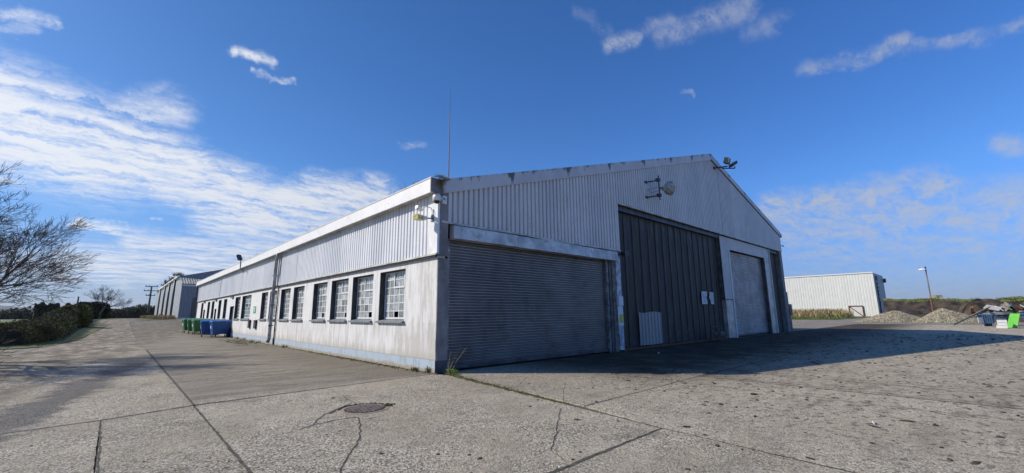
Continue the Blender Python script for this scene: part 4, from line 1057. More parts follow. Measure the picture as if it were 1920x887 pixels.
# broken trolley or stool lying at the door foot
p = atY(1350, 634, -.35); t = thing('metal_trolley', 'dark metal trolley frame standing by the foot of the sliding door', 'trolley', (p.x-.2, -.4, 0))
mb = MB()
for x in (-.4, .4): mb.tube([(x, -.25, .02), (x, -.25, .45), (x*.9, .25, .78), (x*.9, .28, .02)], .025, 6)
mb.tube([(-.36, .25, .78), (.36, .25, .78)], .025, 6); mb.tube([(-.4, -.25, .43), (.4, -.25, .43)], .02, 6); mb.build('frame', 'steel_dark', t)
MB().box(-.4, .4, -.25, .26, .28, .31).build('shelf', 'rust', t); MB().box(-.34, .30, -.2, .2, .315, .5).build('crate', 'post_wood', t)
# tanks beyond the right corner
t = thing('oil_tank', 'dark steel tank against the far right corner of the warehouse', 'tank', (34.1, 1.2, 0))
MB().box(-.45, .45, -1.0, 1.0, .35, 3.2).build('tank_body', 'steel_dark', t)
for sx_ in (-.4, .32):
    for sy_ in (-.9, .8): MB().box(sx_, sx_+.08, sy_, sy_+.1, 0, .348).build('leg', 'steel_dark', t)
t = thing('red_cabinet', 'dark red cabinet hung beside the tank at the right corner', 'cabinet', (34.95, .5, 1.0))
MB().box(-.38, .38, -.3, .3, .25, 1.2).build('box_body', 'red_paint', t); MB().box(-.36, .36, -.32, -.302, .28, 1.17).build('door', 'red_paint', t); MB().box(-.3, .3, -.2, .2, -.98, .25).build('stand', 'steel_dark', t)
# green notice on the window wall
t = thing('wall_sign', 'small green and white sign on the plaster between windows', 'sign', (-.012, 22.15, 2.02))
MB().box(-.01, .008, -.32, .32, -.22, .22).build('plate', 'sign_green', t); mb = MB(); mb.box(-.014, -.0105, -.22, .20, .06, .13); mb.box(-.014, -.0105, -.18, .22, -.05, .01); mb.box(-.014, -.0105, -.20, .08, -.15, -.10); mb.build('print', 'sign_white', t)

# ------------------------------------------------------------------ bins
def make_bin(body, lid, label):
    t = thing('wheeled_bin', label, 'bin', group='wheeled waste bins by the side door')
    L, D = .62, .48
    mb = MB(); z0, z1 = .24, 1.13
    b0 = [(-L*.80, -D*.74, z0), (L*.80, -D*.74, z0), (L*.80, D*.74, z0), (-L*.80, D*.74, z0)]; b1 = [(-L, -D, z1), (L, -D, z1), (L, D, z1), (-L, D, z1)]
    mb.hexa(b0+b1); o = mb.build('bin_body', body, t)
    mb = MB(); mb.box(-L-.04, L+.04, -D-.04, D+.04, z1+.001, z1+.05)
    for x in (-.3, 0, .3): mb.hexa([(x-.02, -D*.86-.018, .3), (x+.02, -D*.86-.018, .3), (x+.02, -D*.80, .3), (x-.02, -D*.80, .3), (x-.02, -D-.018, 1.12), (x+.02, -D-.018, 1.12), (x+.02, -D*.9, 1.12), (x-.02, -D*.9, 1.12)])
    mb.build('rim', body, o)
    mb = MB(); n = 6; vs = []; fs = []
    for i in range(n+1):
        a = i/n; y = -D-.03+(2*D+.06)*a; h = z1+.055+.17*math.sin(math.pi*min(1, a*.9+.08))
        vs += [(-L-.03, y, z1+.052), (-L-.01, y, h), (L+.01, y, h), (L+.03, y, z1+.052)]
        if i: q = 4*i-4; fs += [(q+k, q+k+1, q+5+k, q+4+k) for k in range(3)]
    fs += [(0, 3, 2, 1), (4*n, 4*n+1, 4*n+2, 4*n+3), ]
    mb.add(vs, fs); lo = mb.build('lid', lid, t)
    MB().box(-.25, .25, -D-.07, -D-.035, z1+.06, z1+.09).build('handle', 'black_plastic', lo)
    for sx_ in (-1, 1):
        MB().lathe((sx_*(L+.03), 0, z1-.08), [(.03, 0), (.03, .06)], axis=(sx_, 0, 0), n=10).build('lifting_pin', 'black_plastic', t)
        for sy_ in (-1, 1):
            w = MB().lathe((sx_*.45-.02, sy_*.33, .09), [(.085, -.02), (.09, -.015), (.09, .02), (.085, .025)], axis=(1, 0, 0), n=14).build('wheel', 'rubber', t)
            MB().box(sx_*.45-.05, sx_*.45+.05, sy_*.33-.04, sy_*.33+.04, .182, .2).build('castor_plate', 'steel_dark', w)
    MB().hexa([(-L*.925-.012, -.15, .66), (-L*.925, -.15, .66), (-L*.925, .15, .66), (-L*.925-.012, .15, .66), (-L*.965-.012, -.15, .88), (-L*.965, -.15, .88), (-L*.965, .15, .88), (-L*.965-.012, .15, .88)]).build('label_plate', 'sticker', t)
    return t
bl = make_bin('bin_blue', 'bin_blue_lid', 'nearest big blue wheeled bin, in front of the dark side door')
bl.location = (-.66, 30.1, zg(0, 30)); bl.rotation_euler = (0, 0, R_(3))
bl2 = copy_tree(bl); bl2['label'] = 'second blue wheeled bin, just behind the nearest blue bin'; bl2.location = (-1.12, 31.6, zg(0, 31.6)); bl2.rotation_euler = (0, 0, R_(-4))
gr = make_bin('bin_green', 'bin_green_lid', 'green wheeled bin directly behind the two blue bins')
gr.location = (-1.16, 36.5, zg(0, 36.5)+.02); gr.rotation_euler = (0, 0, R_(4))
for lab, x, y, rz in (('middle one of the three green wheeled bins', -1.32, 38.4, -3), ('farthest green wheeled bin, leftmost of the row', -1.50, 40.4, 5)):
    c_ = copy_tree(gr); c_['label'] = lab; c_.location = (x, y, zg(0, y)); c_.rotation_euler = (0, 0, R_(rz))

# ------------------------------------------------------------------ weeds, moss and leaves at the wall foot
mb = MB(); rr = random.Random(21)
for i in range(420):
    y = abs(rr.gauss(0, 1))*6+rr.random()*3
    if y > 27: continue
    clod(mb, -.05-abs(rr.gauss(0, .10))-.02, y, rr.uniform(.015, .05), 0, .5)
for i in range(240): clod(mb, -.1-rr.random()*1.3, 21.5+rr.gauss(0, 1.8), rr.uniform(.03, .10), 0, .25)
mb.build('wall_foot_moss', 'moss', kind='stuff', label='moss and soil gathered along the foot of the window wall', category='moss')
mb = MB()
for i in range(700):
    if i < 560: y = rr.random()**1.5*17-.3; x = -.04-abs(rr.gauss(0, .16))
    else: y = -.2-rr.random()*3.5; x = .12+y*.1+rr.gauss(0, .07)
    s = rr.uniform(.012, .035); a = rr.random()*6.28; z = rr.uniform(.004, .035)
    mb.add([(x+s*math.cos(a), y+s*math.sin(a), z), (x+s*.5*math.cos(a+1.6), y+s*.5*math.sin(a+1.6), z+rr.uniform(0, .02)), (x-s*math.cos(a), y-s*math.sin(a), z+rr.uniform(0, .02)), (x+s*.5*math.cos(a-1.6), y+s*.5*math.sin(a-1.6), z)], [(0, 1, 2, 3)])
mb.build('fallen_leaves', 'dead_leaves', kind='stuff', label='brown dead leaves lying along the wall foot and seam', category='leaves')
mb = MB(); blades(mb, .27, -.42, 0, 160, .20, .13, .008, rr=rr, droop=.9); blades(mb, .20, -.7, 0, 60, .09, .14, .006, rr=rr); 
mb.build('grass_tuft', 'grass_bright', kind='stuff', label='bright green grass tuft at the warehouse corner', category='grass')
mb = MB(); blades(mb, -.08, .95, 0, 50, .16, .10, .012, rr=rr, droop=.9); blades(mb, -.08, .25, 0, 36, .26, .08, .006, rr=rr)
mb.build('grass_tuft', 'grass_blades', kind='stuff', label='low green weeds against the blue plinth near the corner', category='grass')
mb = MB()
for k in range(5):
    x0, y0 = .22+rr.gauss(0, .03), -.36+rr.gauss(0, .03); L = rr.uniform(.45, .72); dx, dy = .30+rr.gauss(0, .08), rr.gauss(-.02, .05)
    mb.tube([(x0, y0, 0), (x0+dx*.4, y0+dy, L*.55), (x0+dx, y0+dy*2, L)], [.005, .004, .003], 4)
    for q in range(14):
        f = .8+.2*q/14; p = Vector((x0+dx*f, y0+dy*2*f, L*f)); s = Vector((rr.gauss(0, .02), rr.gauss(0, .02), .03)); mb.add([p, p+s, p+s*1.2+Vector((.01, 0, .005))], [(0, 1, 2)])
mb.build('dry_grass_stalks', 'straw', label='pale dry seed stalks leaning by the wide shutter corner', category='grass')
mb = MB()
for i in range(60):
    t = rr.random()**1.2; x = .2-.77*t; y = -.35-4.9*t; blades(mb, x, y, 0, 7, .045, .07*(1-.5*t), .004, rr=rr)
for yy in (14, 19.5, 21.2, 24.0, 26): blades(mb, -.12, yy, 0, 26, .22, .22, .012, rr=rr)
for i in range(24): blades(mb, -1.6+rr.gauss(0, .5), 17.5+rr.gauss(0, .8), 0, 6, .03, .14, .01, rr=rr)
mb.build('joint_grass', 'grass_blades', kind='stuff', label='short grass growing in the yard seam and along the wall', category='grass')

# ------------------------------------------------------------------ vegetation
def leaf_cloud(mb, pts, size, rr, tri=False):
    for p in pts:
        n = Vector((rr.gauss(0, 1), rr.gauss(0, 1), rr.gauss(0, 1)+.6)).normalized(); u = n.orthogonal().normalized(); w = n.cross(u)
        a = rr.random()*6.28; s = size*rr.uniform(.5, 1.3); u, w = (u*math.cos(a)+w*math.sin(a))*s, (w*math.cos(a)-u*math.sin(a))*s*.55
        P = Vector(p); mb.add([P-u, P-w, P+u, P+w], [(0, 1, 2, 3)])
def tree(name, label, loc, height, spread, seed, lean=(0, 0), levels=6, r0=.16, nb=3, twigs=True, cat='tree', crown=None, up=.35, rmin=.004, stem=1.0, **kw):
    """bare tree: tapered trunk, limbs and fine twigs; trunk and crown are parts"""
    rr = random.Random(seed); t = thing(name, label, cat, loc, **kw); trunk = MB(); cr = MB()
    def grow(p, d, L, r, lev):
        steps = 4 if lev < 3 else 3; pts = [p]; rs = [r]; q = p.copy(); dd = d.copy()
        for i in range(steps):
            dd = (dd+Vector((rr.gauss(0, .13)+lean[0]*.12, rr.gauss(0, .13)+lean[1]*.12, rr.gauss(0, .10)+up*.12))).normalized()
            q = q+dd*L/steps; pts.append(q.copy()); rs.append(max(rmin, r*(1-.38*(i+1)/steps)))
        tgt = trunk if lev <= 0 else cr
        tgt.tube(pts, rs, 7 if lev == 0 else (5 if lev < 3 else 3), cap=False)
        if lev >= levels: return
        k = nb+(1 if lev in (1, 2) else 0)
        for i in range(k):
            f = rr.uniform(.35, 1.0) if lev > 0 else rr.uniform(.45, 1.0)
            idx = min(steps-1, int(f*steps)); a = pts[idx].lerp(pts[idx+1], f*steps-idx if f < 1 else 1)
            side = Vector((rr.gauss(0, 1), rr.gauss(0, 1), rr.gauss(0, .5)))
            side = (side-dd*side.dot(dd)).normalized(); ang = rr.uniform(.35, .85)
            nd = (dd*math.cos(ang)+side*math.sin(ang)+Vector((lean[0]*.25, lean[1]*.25, 0))).normalized()
            grow(a, nd, (L if lev else L/stem)*rr.uniform(.58, .82), rs[idx]*rr.uniform(.50, .68), lev+1)
        grow(pts[-1], dd, (L if lev else L/stem)*.72, rs[-1]*.85, lev+1)
    grow(Vector((0, 0, -.1)), Vector((lean[0]*.3, lean[1]*.3, 1)).normalized(), height*.26*stem, r0, 0)
    trunk.build('trunk', 'bark', t); cr.build('crown', 'bark', t)
    return t
big = atD(-190, 600, 27)
tree('bare_tree', 'large bare windswept tree leaning in from the left edge', (big.x, big.y, .1), 11.0, 5, 14, lean=(.34, -.26), levels=8, r0=.32, nb=2, up=.34, rmin=.005, stem=.6)
st_ = atD(186, 590, 108)
tree('small_bare_tree', 'small rounded bare tree standing in the hedge beside the lane', (st_.x, st_.y, 1.2), 8.6, 3, 3, levels=6, r0=.2, nb=2, up=.45, rmin=.011)

def hedge(name, label, path, width, height, n, leafsize, seed, mat='hedge_leaf', cat='hedge', twig=0, hvar=.35, **kw):
    rr = random.Random(seed); t = thing(name, label, cat, (0, 0, 0), **kw)
    P = [Vector(p) for p in path]; seg = [(P[i+1]-P[i]).length for i in range(len(P)-1)]; tot_ = sum(seg)
    def at(s):
        s *= tot_
        for i, L in enumerate(seg):
            if s <= L or i == len(seg)-1:
                d = (P[i+1]-P[i]).normalized(); return P[i]+d*s, Vector((-d.y, d.x, 0)), i+s/L
            s -= L
    def hh(s): 
        c_, n_, k = at(s); h0 = height if not isinstance(height, (list, tuple)) else height[min(int(k), len(height)-1)]+(height[min(int(k)+1, len(height)-1)]-height[min(int(k), len(height)-1)])*(k-int(k))
        return h0*(1+hvar*mnoise.noise(Vector((s*tot_*.35/max(.5, width*.5), seed, 0)))*1.2+hvar*.5*mnoise.noise(Vector((s*tot_*1.3, seed, 4))))
    m = max(8, int(tot_/(width*.35))); core = MB(); vs = []; fs = []; K = 9
    for i in range(m+1):
        s = i/m; c_, n_, _ = at(s); h = hh(s)*.80
        for k in range(K):
            a = math.pi*k/(K-1); rx = math.cos(a)*width*.5*(.72+.16*mnoise.noise(Vector((i*.7, k*.8, seed)))); rz = max(0, math.sin(a))**.6*h*(1+.10*mnoise.noise(Vector((i*.9, k, seed+5))))
            q = c_+n_*rx; vs.append((q.x, q.y, q.z-.05+rz))
        if i: o = (i-1)*K; fs += [(o+k, o+k+1, o+K+k+1, o+K+k) for k in range(K-1)]
    fs += [tuple(range(K-1, -1, -1)), tuple(m*K+k for k in range(K))]
    core.add(vs, fs).build('dark_inside', 'hedge_core', t, kind='stuff')
    lf = MB(); pts = []
    for i in range(n):
        s = rr.random(); c_, n_, _ = at(s); a = math.pi*rr.random(); h = hh(s); k = rr.uniform(.82, 1.10)
        k += .14*mnoise.noise(Vector((s*tot_*1.6, a*2.5, seed)))
        q = c_+n_*math.cos(a)*width*.5*k; pts.append((q.x, q.y, q.z+max(.02, math.sin(a)**.6*h*k)))
    leaf_cloud(lf, pts, leafsize, rr); lf.build('foliage', mat, t, kind='stuff')
    if twig:
        tw = MB()
        for i in range(twig):
            s = rr.random(); c_, n_, _ = at(s); h = hh(s); q = c_+n_*rr.uniform(-.4, .4)*width+Vector((0, 0, h*rr.uniform(.6, .95)))
            d = Vector((rr.gauss(0, .5), rr.gauss(0, .5), 1)).normalized(); L = rr.uniform(.2, .6)*(1+leafsize*4)
            tw.tube([q, q+d*L*.5, q+d*L+Vector((rr.gauss(0, .08), rr.gauss(0, .08), 0))], [.008+leafsize*.06, .004+leafsize*.03, .002+leafsize*.02], 3, cap=False)
        tw.build('twigs', 'bark', t, kind='stuff')
    return t
# near hedge: runs in from the left, turns along the lane
hedge('trimmed_hedge', 'brambly brown hedge on the left, nearest the camera', [(-24, 27.5, 0), (-14.5, 27.4, 0), (-11.4, 28.0, 0), (-10.6, 33, .0)], 2.0, [1.30, 1.28, 1.25, 1.35], 26000, .055, 4, twig=500, hvar=.12)
hedge('lane_hedge', 'dark overgrown hedge along the left side of the lane', [(-10.7, 33.0, 0), (-10.9, 45, .4), (-11.2, 62, .9), (-11.4, 80, 1.2), (-11.4, 104, 1.3)], 2.6, [1.35, 1.22, 1.75, 2.1, 2.2], 26000, .085, 9, twig=700, hvar=.12)
hedge('gorse_bush', 'yellow-green gorse bush rising above the near hedge', [tuple(atD(112, 600, 66)[:2])+(.6,), tuple(atD(150, 600, 67)[:2])+(.6,)], 3.6, 1.9, 9000, .09, 12, mat='gorse_leaf', cat='bush', hvar=.3)
hedge('lane_end_hedge', 'low dark hedge closing off the far end of the lane', [(-12, 165, 1.3), (14, 168, 1.3)], 5, 3.0, 6000, .26, 17, twig=200, hvar=.35)
hedge('field_hedge', 'long dark hedge across the far side of the left field', [(-130, 112, 1.2), (-60, 96, 1.2), (-22, 84, 1.2)], 4, [3.0, 2.9, 2.6], 16000, .22, 23, twig=300, hvar=.3)
hedge('second_field_hedge', 'farther field hedge below the blue hills', [(-260, 230, 1.2), (-90, 190, 1.2), (-10, 205, 1.2)], 7, [3.6, 3.0, 2.8], 14000, .42, 29, twig=200, hvar=.5)
for i, (px, D, h, w, lab) in enumerate(((85, 150, 4.8, 6.5, 'round dark evergreen standing in the far field hedge'), (150, 120, 6.2, 7.0, 'low spreading dark tree just left of the leaning pole'), (170, 112, 5.8, 7.5, 'bushy dark tree left of the small bare tree'))):
    p = atD(px, 592, D)
    hedge('evergreen_tree', lab, [(p.x-w*.3, p.y, 1.1), (p.x+w*.3, p.y+.5, 1.1)], w*.62, h*(.60 if i else .95)*.8, 5200, .26, 40+i, mat='conifer_leaf', cat='tree', twig=160, hvar=.45)
def flatgrass(name, label, poly_fn, n, h, w, mat, seed, zf=zg):
    rr = random.Random(seed); mb = MB()
    for i in range(n):
        x, y = poly_fn(rr); blades(mb, x, y, zf(x, y), 1, h, .01, w, rr=rr)
    return mb.build(name, mat, kind='stuff', label=label, category='grass')
# verge between hedge and lane
def verge(name, pts, mat, label):
    mb = MB(); n = len(pts)//2; rows3 = 10; vs = []; fs = []
    for i in range(n):
        a, b = Vector(pts[2*i]+(0,)), Vector(pts[2*i+1]+(0,))
        for k in range(rows3+1):
            p = a.lerp(b, k/rows3); z = zg(p.x, p.y)+.012+.05*math.sin(math.pi*k/rows3)+.02*mnoise.noise(p*1.7); vs.append((p.x+(.12*mnoise.noise(p*2) if 0 < k else 0), p.y+.12*mnoise.noise(p*2.1), z))
        if i: o = (i-1)*(rows3+1); fs += [(o+k, o+k+1, o+rows3+2+k, o+rows3+1+k) for k in range(rows3)]
    return mb.add(vs, fs).build(name, mat, kind='structure', label=label)
verge('grass_verge', [(-26, 28.6), (-26, 24.0), (-18, 28.4), (-18, 24.3), (-12, 28), (-10.2, 24.9), (-11, 30), (-9.2, 26.5), (-10.5, 34), (-8.6, 34), (-10.6, 45), (-8.2, 45), (-10.8, 60), (-7.3, 60), (-10.8, 85), (-6.2, 85), (-11, 110), (-5.6, 110)], 'turf', 'rough grass verge between the hedge and the lane')
flatgrass('verge_grass', 'bright tufts of grass on the sunlit verge by the hedge', lambda r: (lambda t: (-9.4-1.2*r.random()-(t*14 if t > .5 else 0)+(7*.0), 25.2+r.random()*2.2 if t > .5 else 26+t*2*36))(r.random()), 7000, .12, .012, 'grass_bright', 61)
sheet('left_field', 'field_grass', [-400, -120, -60, -30, -13.5], [29, 36, 44, 52, 60, 68, 76, 84], .02, kind='structure', label='flat green field behind the left hedge')

# leaning sign post, utility poles
def pole(name, label, cat, px0, py0, px1, py1, D, r, mat='pole_wood', arms=()):
    a = atD(px0, py0, D); b = atD(px1, py1, D); t = thing(name, label, cat, (a.x, a.y, a.z)); d = b-a
    MB().tube([(0, 0, 0), tuple(d)], [r*1.15, r*.8], 8).build('shaft', mat, t)
    return t, a, d
g0 = zg(0, 100)
t, a, d = pole('leaning_post', 'thin dark wooden post rising from the gorse beside a pale cabinet', 'post', 143, 584, 147.5, 556, 52, .06)
t = thing('roadside_cabinet', 'small pale green cabinet at the foot of the leaning post', 'cabinet', tuple(atD(149, 580, 71))); MB().box(-.25, .25, -.25, .25, -1.6, .1).build('box_body', 'cabinet_teal', t)
MB().hexa([(-.28, -.28, .1), (.28, -.28, .1), (.28, .28, .1), (-.28, .28, .1), (-.15, -.15, .16), (.15, -.15, .18), (.15, .15, .18), (-.15, .15, .16)]).build('lid', 'meter_white', t)
t, a, d = pole('power_pole', 'wooden power pole with crossarms near the end of the lane', 'pole', 277.3, 586, 284.6, 536.5, 118, .17)
rt_ = Vector((.93, -.37, 0)); 
for f, L in ((.985, 1.1), (.82, 1.25), (.64, .8)):
    c_ = d*f; MB().obox(c_+Vector((0, -.15, 0)), rt_*L, (.03, .07, 0), (0, 0, .07)).build('crossarm', 'pole_wood', t)
    mb = MB()
    for s in (-.9, -.35, .9): mb.lathe(c_+rt_*L*s+Vector((0, -.15, .07)), [(.06, 0), (.09, .08), (.05, .2)], n=7)
    mb.build('insulator', 'steel_dark', t)
p_ = atD(192, 583, 300)
# far fence line: short posts beyond the lane
mbp = MB()
for i in range(34):
    px = 205+i*2.6; p = atD(px, 588, 210); mbp.box(p.x-.06, p.x+.06, p.y-.06, p.y+.06, 1.0, 3.4)
for k in range(2): a = atD(203, 586-k*3, 210); b = atD(296, 586-k*3, 210); mbp.tube([a, b], .04, 4)
fo = mbp.build('distant_fence', 'pole_wood', label='far post and rail fence crossing beyond the lane end', category='fence')

# ------------------------------------------------------------------ grey shed behind
Yc = 85.0; pc = atY(338.6, 518, Yc)
SX = pc.x; SZ = pc.z; zb_ = 1.25
shed = empty('grey_shed', (SX, Yc, 0), label='tall grey-green shed with dark gable beyond the warehouse', category='shed')
Ys = Yc-1.9                                  # front face line of the lean-to
pl = atX(338.6, 518, SX)
L = 62
# side wall sheets between posts
bays = [0, 7.5, 19, 31, 46, L]
def side_place(u, o, z): return (-o, u, z)
for a, b in zip(bays[:-1], bays[1:]):
    ribbed(a+.02, b-.02, 1.0 if a else 1.5, SZ-.15, .33, .04, side_place).build('cladding_sheet', 'shed_cladding', shed)
ribbed(-4.4, -.02, 1.5, lambda u: SZ-.15+u*.32, .33, .04, side_place).build('cladding_sheet', 'shed_cladding', shed)
for a in bays[1:-1]: MB().tube([(-.16, a, SZ-.1), (-.16, a, 1.2)], .16, 8).build('downpipe', 'steel_dark', shed, smooth=True)
MB().box(-.12, 16, -4.45, L, 1.05, 1.48).build('plinth', 'flashing_cream', shed)
for a, b in zip(bays[:-1], bays[1:]): MB().box(-.40, -.05, a+.01, b-.01, SZ-.14, SZ+.14).build('gutter', 'fascia_white', shed)
Wd = 26; slope = .265
MB().add([(-.1, 0, SZ), (Wd/2, 0, SZ+slope*Wd/2), (Wd/2, L, SZ+slope*Wd/2), (-.1, L, SZ)], [(0, 1, 2, 3)]).add([(Wd+.1, 0, SZ), (Wd/2, 0, SZ+slope*Wd/2), (Wd/2, L, SZ+slope*Wd/2), (Wd+.1, L, SZ)], [(0, 1, 2, 3)]).build('roof', 'slate_blue_roof', shed)
ribbed(0, Wd/2, SZ-1.3, lambda u: SZ+slope*u, .5, .05, lambda u, o, z: (u, -o, z)).build('gable', 'shaded_cladding', shed)
ribbed(Wd/2, Wd, SZ-1.3, lambda u: SZ+slope*(Wd-u), .5, .05, lambda u, o, z: (u, -o, z)).build('gable', 'shaded_cladding', shed)
# lean-to corrugated roof across the front and dark wall with a big door
mb = MB(); n = int(Wd/.36)*2; vs = []; fs = []
for i in range(n+1):
    x = -.1+i*(Wd+.2)/n; dz = .09 if i % 2 else 0; vs += [(x, -.06, SZ-.22+dz), (x, -4.55, SZ-1.62+dz)]
    if i: q = 2*i-2; fs.append((q, q+1, q+3, q+2))
mb.add(vs, fs).build('lean_to_roof', 'asbestos_roof', shed)
MB().box(-.05, Wd, -4.52, -4.44, SZ-1.95, SZ-1.70).build('eave_board', 'shed_cladding', shed)
ribbed(.0, Wd, 1.2, SZ-1.96, .36, .06, lambda u, o, z: (u, -4.40-o, z)).build('cladding_sheet', 'shaded_cladding', shed)
d0 = 1.9; dr = MB().box(d0, d0+4.6, -4.52, -4.44, 1.1, 4.7).build('shed_door', 'shed_door', shed)
mb = MB(); mb.box(d0-.15, d0, -4.60, -4.42, 1.1, 4.85); mb.box(d0+4.6, d0+4.75, -4.60, -4.42, 1.1, 4.85); mb.box(d0, d0+4.6, -4.60, -4.42, 4.7, 4.85); mb.box(d0, d0+4.6, -4.55, -4.521, 2.2, 2.28); mb.box(d0, d0+4.6, -4.55, -4.521, 3.4, 3.46); mb.build('door_frame', 'steel_dark', dr)
mb = MB(); rr = random.Random(77)
for yy in (1, 1.6, 12, 22, 34): blades(mb, SX-.25, Yc+yy, SZ+.1, 60, .9, .8, .03, rr=rr)
for yy in (8, 15, 26, 33): [clod(mb, SX-.2+rr.uniform(-.2, .2), Yc+yy+rr.uniform(-1, 1), .35, SZ+.1, .8) for _ in range(10)]
mb.build('shed_gutter_weeds', 'bark', kind='stuff', label='dark weeds growing in the gutter of the grey shed', category='weeds')
verge('weed_bank', [(-4.2, 72), (SX-.1, 80.4), (-4.6, 80), (SX-.2, 81.5), (-4.4, 95), (SX-.2, 95), (-3.8, 125), (SX-.2, 125)], 'turf', 'rough weedy strip along the foot of the grey shed')
flatgrass('weed_bank_grass', 'dry weeds along the foot of the grey shed', lambda r: (SX-.3-3.4*r.random(), 78+r.random()*42), 4200, .8, .03, 'reeds', 62)
t = thing('red_drum', 'small red drum standing at the foot of the grey shed', 'drum', tuple(atD(306, 592, 125))); MB().lathe((0, 0, -.8), [(.8, 0), (.82, .05), (.8, .5), (.83, .55), (.8, 1.1), (.75, 1.15)], n=14).build('drum_body', 'rust', t)

# ------------------------------------------------------------------ right-hand background
WX = 150.0
q0 = atX(1636, 510, WX); q1 = atX(1440, 520, WX); zt0 = q0.z
wb = empty('white_building', (WX, q0.y, 0), label='long white ribbed building behind the gravel heaps', category='building')
Lb = 42; x = 0
while x < Lb:
    ribbed(x+.01, min(x+6, Lb)-.01, 0, zt0-.25, .68, .035, lambda u, o, z: (-.06-o, u, z)).build('cladding_sheet', 'white_cladding', wb); x += 6
e0 = atX(1654.5, 511, WX+8)
MB().box(-.2, 18.5, 0, Lb, zt0-.25, zt0-.2).build('roof', 'asbestos_roof', wb); MB().box(-.25, -.02, 0, Lb, zt0-.25, zt0+.02).build('parapet', 'fascia_white', wb)
we = 18.5; mb = MB(); mb.box(0, we, -.02, .3, 0, zt0-.26); mb.build('end_wall', 'shaded_cladding', wb)  # end turned from the sun, its shade put into the dark cladding colour
MB().box(2.6, 6.4, -.08, -.03, .2, zt0-.9).build('dark_opening', 'dark_slot', wb)
rr = random.Random(31)
for k in range(9):
    x0 = 3.4+rr.uniform(-.4, .9)+k*.14; z0 = zt0-2.6-k*1.05; MB().obox((x0+.6, -.16, z0), (.45, 0, .05), (0, .03, 0), (rr.uniform(-.1, .3), 0, rr.uniform(.3, .55))).build('torn_sheet', 'white_cladding', wb)
MB().obox((we+.4, -.3, zt0-1.6), (.7, 0, .3), (0, .3, 0), (-.2, 0, .4)).build('floodlight', 'steel_dark', wb)
dpx = atX(1593, 575, WX); dpy = atX(1619, 590, WX); ya, yb_ = dpy.y-q0.y, dpx.y-q0.y; dh = dpx.z
o = MB().box(-.20, -.155, ya, yb_, 0, dh).build('vehicle_door', 'white_cladding', wb, label='low vehicle door with a red frame')
mb = MB(); mb.box(-.30, -.205, ya-.25, ya, 0, dh+.25); mb.box(-.30, -.205, yb_, yb_+.25, 0, dh+.25); mb.box(-.30, -.205, ya, yb_, dh, dh+.25); mb.obox((-.25, (ya+yb_)/2, dh/2), (0, (yb_-ya)/2, dh/2), (0, -.08, .08), (.04, 0, 0)); mb.build('door_frame', 'red_paint', o)
flatgrass('reed_bed', 'pale dry reeds along the foot of the white building', lambda r: (lambda y: (WX-8-22*r.random()-8*r.random(), y))(q0.y+4+r.random()*36), 9000, 2.6, .06, 'reeds', 63, lambda x, y: 0)
flatgrass('reed_bed', 'low green grass edging the pale reeds before the white building', lambda r: (96+24*r.random(), 9+r.random()*30), 6000, .5, .05, 'grass_blades', 64, lambda x, y: 0)
MB().add([(93, 8, .03), (150, 6, .03), (150, 60, .03), (93, 45, .03)], [(0, 1, 2, 3)]).build('rough_grass', 'turf', kind='structure', label='rough grass strip in front of the white building')

def heap(name, label, px0, px1, ppx, ppy, D, seed, py_base=604):
    rr = random.Random(seed); a = atD(px0, 600, D); b = atD(px1, 600, D); pk = atD(ppx, ppy, D); c_ = Vector((pk.x, pk.y, 0)); r1 = (Vector((a.x, a.y, 0))-c_).length; r2 = (Vector((b.x, b.y, 0))-c_).length; H = pk.z
    t = thing(name, label, 'gravel heap', (c_.x, c_.y, 0)); ax_ = (Vector((b.x, b.y, 0))-Vector((a.x, a.y, 0))).normalized(); ay_ = Vector((-ax_.y, ax_.x, 0))
    def hz(u, v):
        ru = u/(r2 if u > 0 else r1); rv = v/((r1+r2)*.42); r = math.sqrt(ru*ru+rv*rv)
        return max(0, H*(1-r**1.15)*(1+.10*mnoise.noise(Vector((u*.6, v*.6, seed))))) if r < 1 else -.05
    n = 30; vs = []; fs = []; Rm = max(r1, r2)
    for i in range(n+1):
        for j in range(n+1):
            u = -r1*1.02+(r1+r2)*1.04*i/n; v = (-1+2*j/n)*(r1+r2)*.44; p = ax_*u+ay_*v; vs.append((p.x, p.y, hz(u, v)+.08*mnoise.noise(Vector((u*2, v*2, 1)))))
    fs = [(i*(n+1)+j, (i+1)*(n+1)+j, (i+1)*(n+1)+j+1, i*(n+1)+j+1) for i in range(n) for j in range(n)]
    MB().add(vs, fs).build('heap_core', 'gravel_core', t)
    mb = MB()
    for i in range(7000):
        u = rr.uniform(-r1*1.08, r2*1.08); v = rr.uniform(-1, .25)*(r1+r2)*.44; z = hz(u, v)
        if z < 0 and rr.random() > .12: continue
        z = max(z, .0); p = ax_*u+ay_*v; s = rr.uniform(.04, .125); q = [Vector((rr.uniform(.6, 1.1)*s*k[0], rr.uniform(.6, 1.1)*s*k[1], rr.uniform(.5, .9)*s*k[2])) for k in ((1, 0, 0), (0, 1, 0), (-1, 0, 0), (0, -1, 0), (0, 0, 1), (0, 0, -1))]
        R3 = Euler((rr.random()*3, rr.random()*3, rr.random()*3)).to_matrix(); o = Vector((p.x, p.y, z+s*.3))
        mb.add([o+R3 @ k for k in q], [(0, 1, 4), (1, 2, 4), (2, 3, 4), (3, 0, 4), (1, 0, 5), (2, 1, 5), (3, 2, 5), (0, 3, 5)])
    mb.build('stones', 'gravel', t, kind='stuff'); return t
heap('gravel_heap', 'left heap of pale gravel in front of the white building', 1608, 1748, 1676, 583.5, 83, 3)
heap('gravel_heap', 'right peaked heap of pale gravel beneath the lamp post', 1716, 1850, 1766, 578.5, 79, 4)
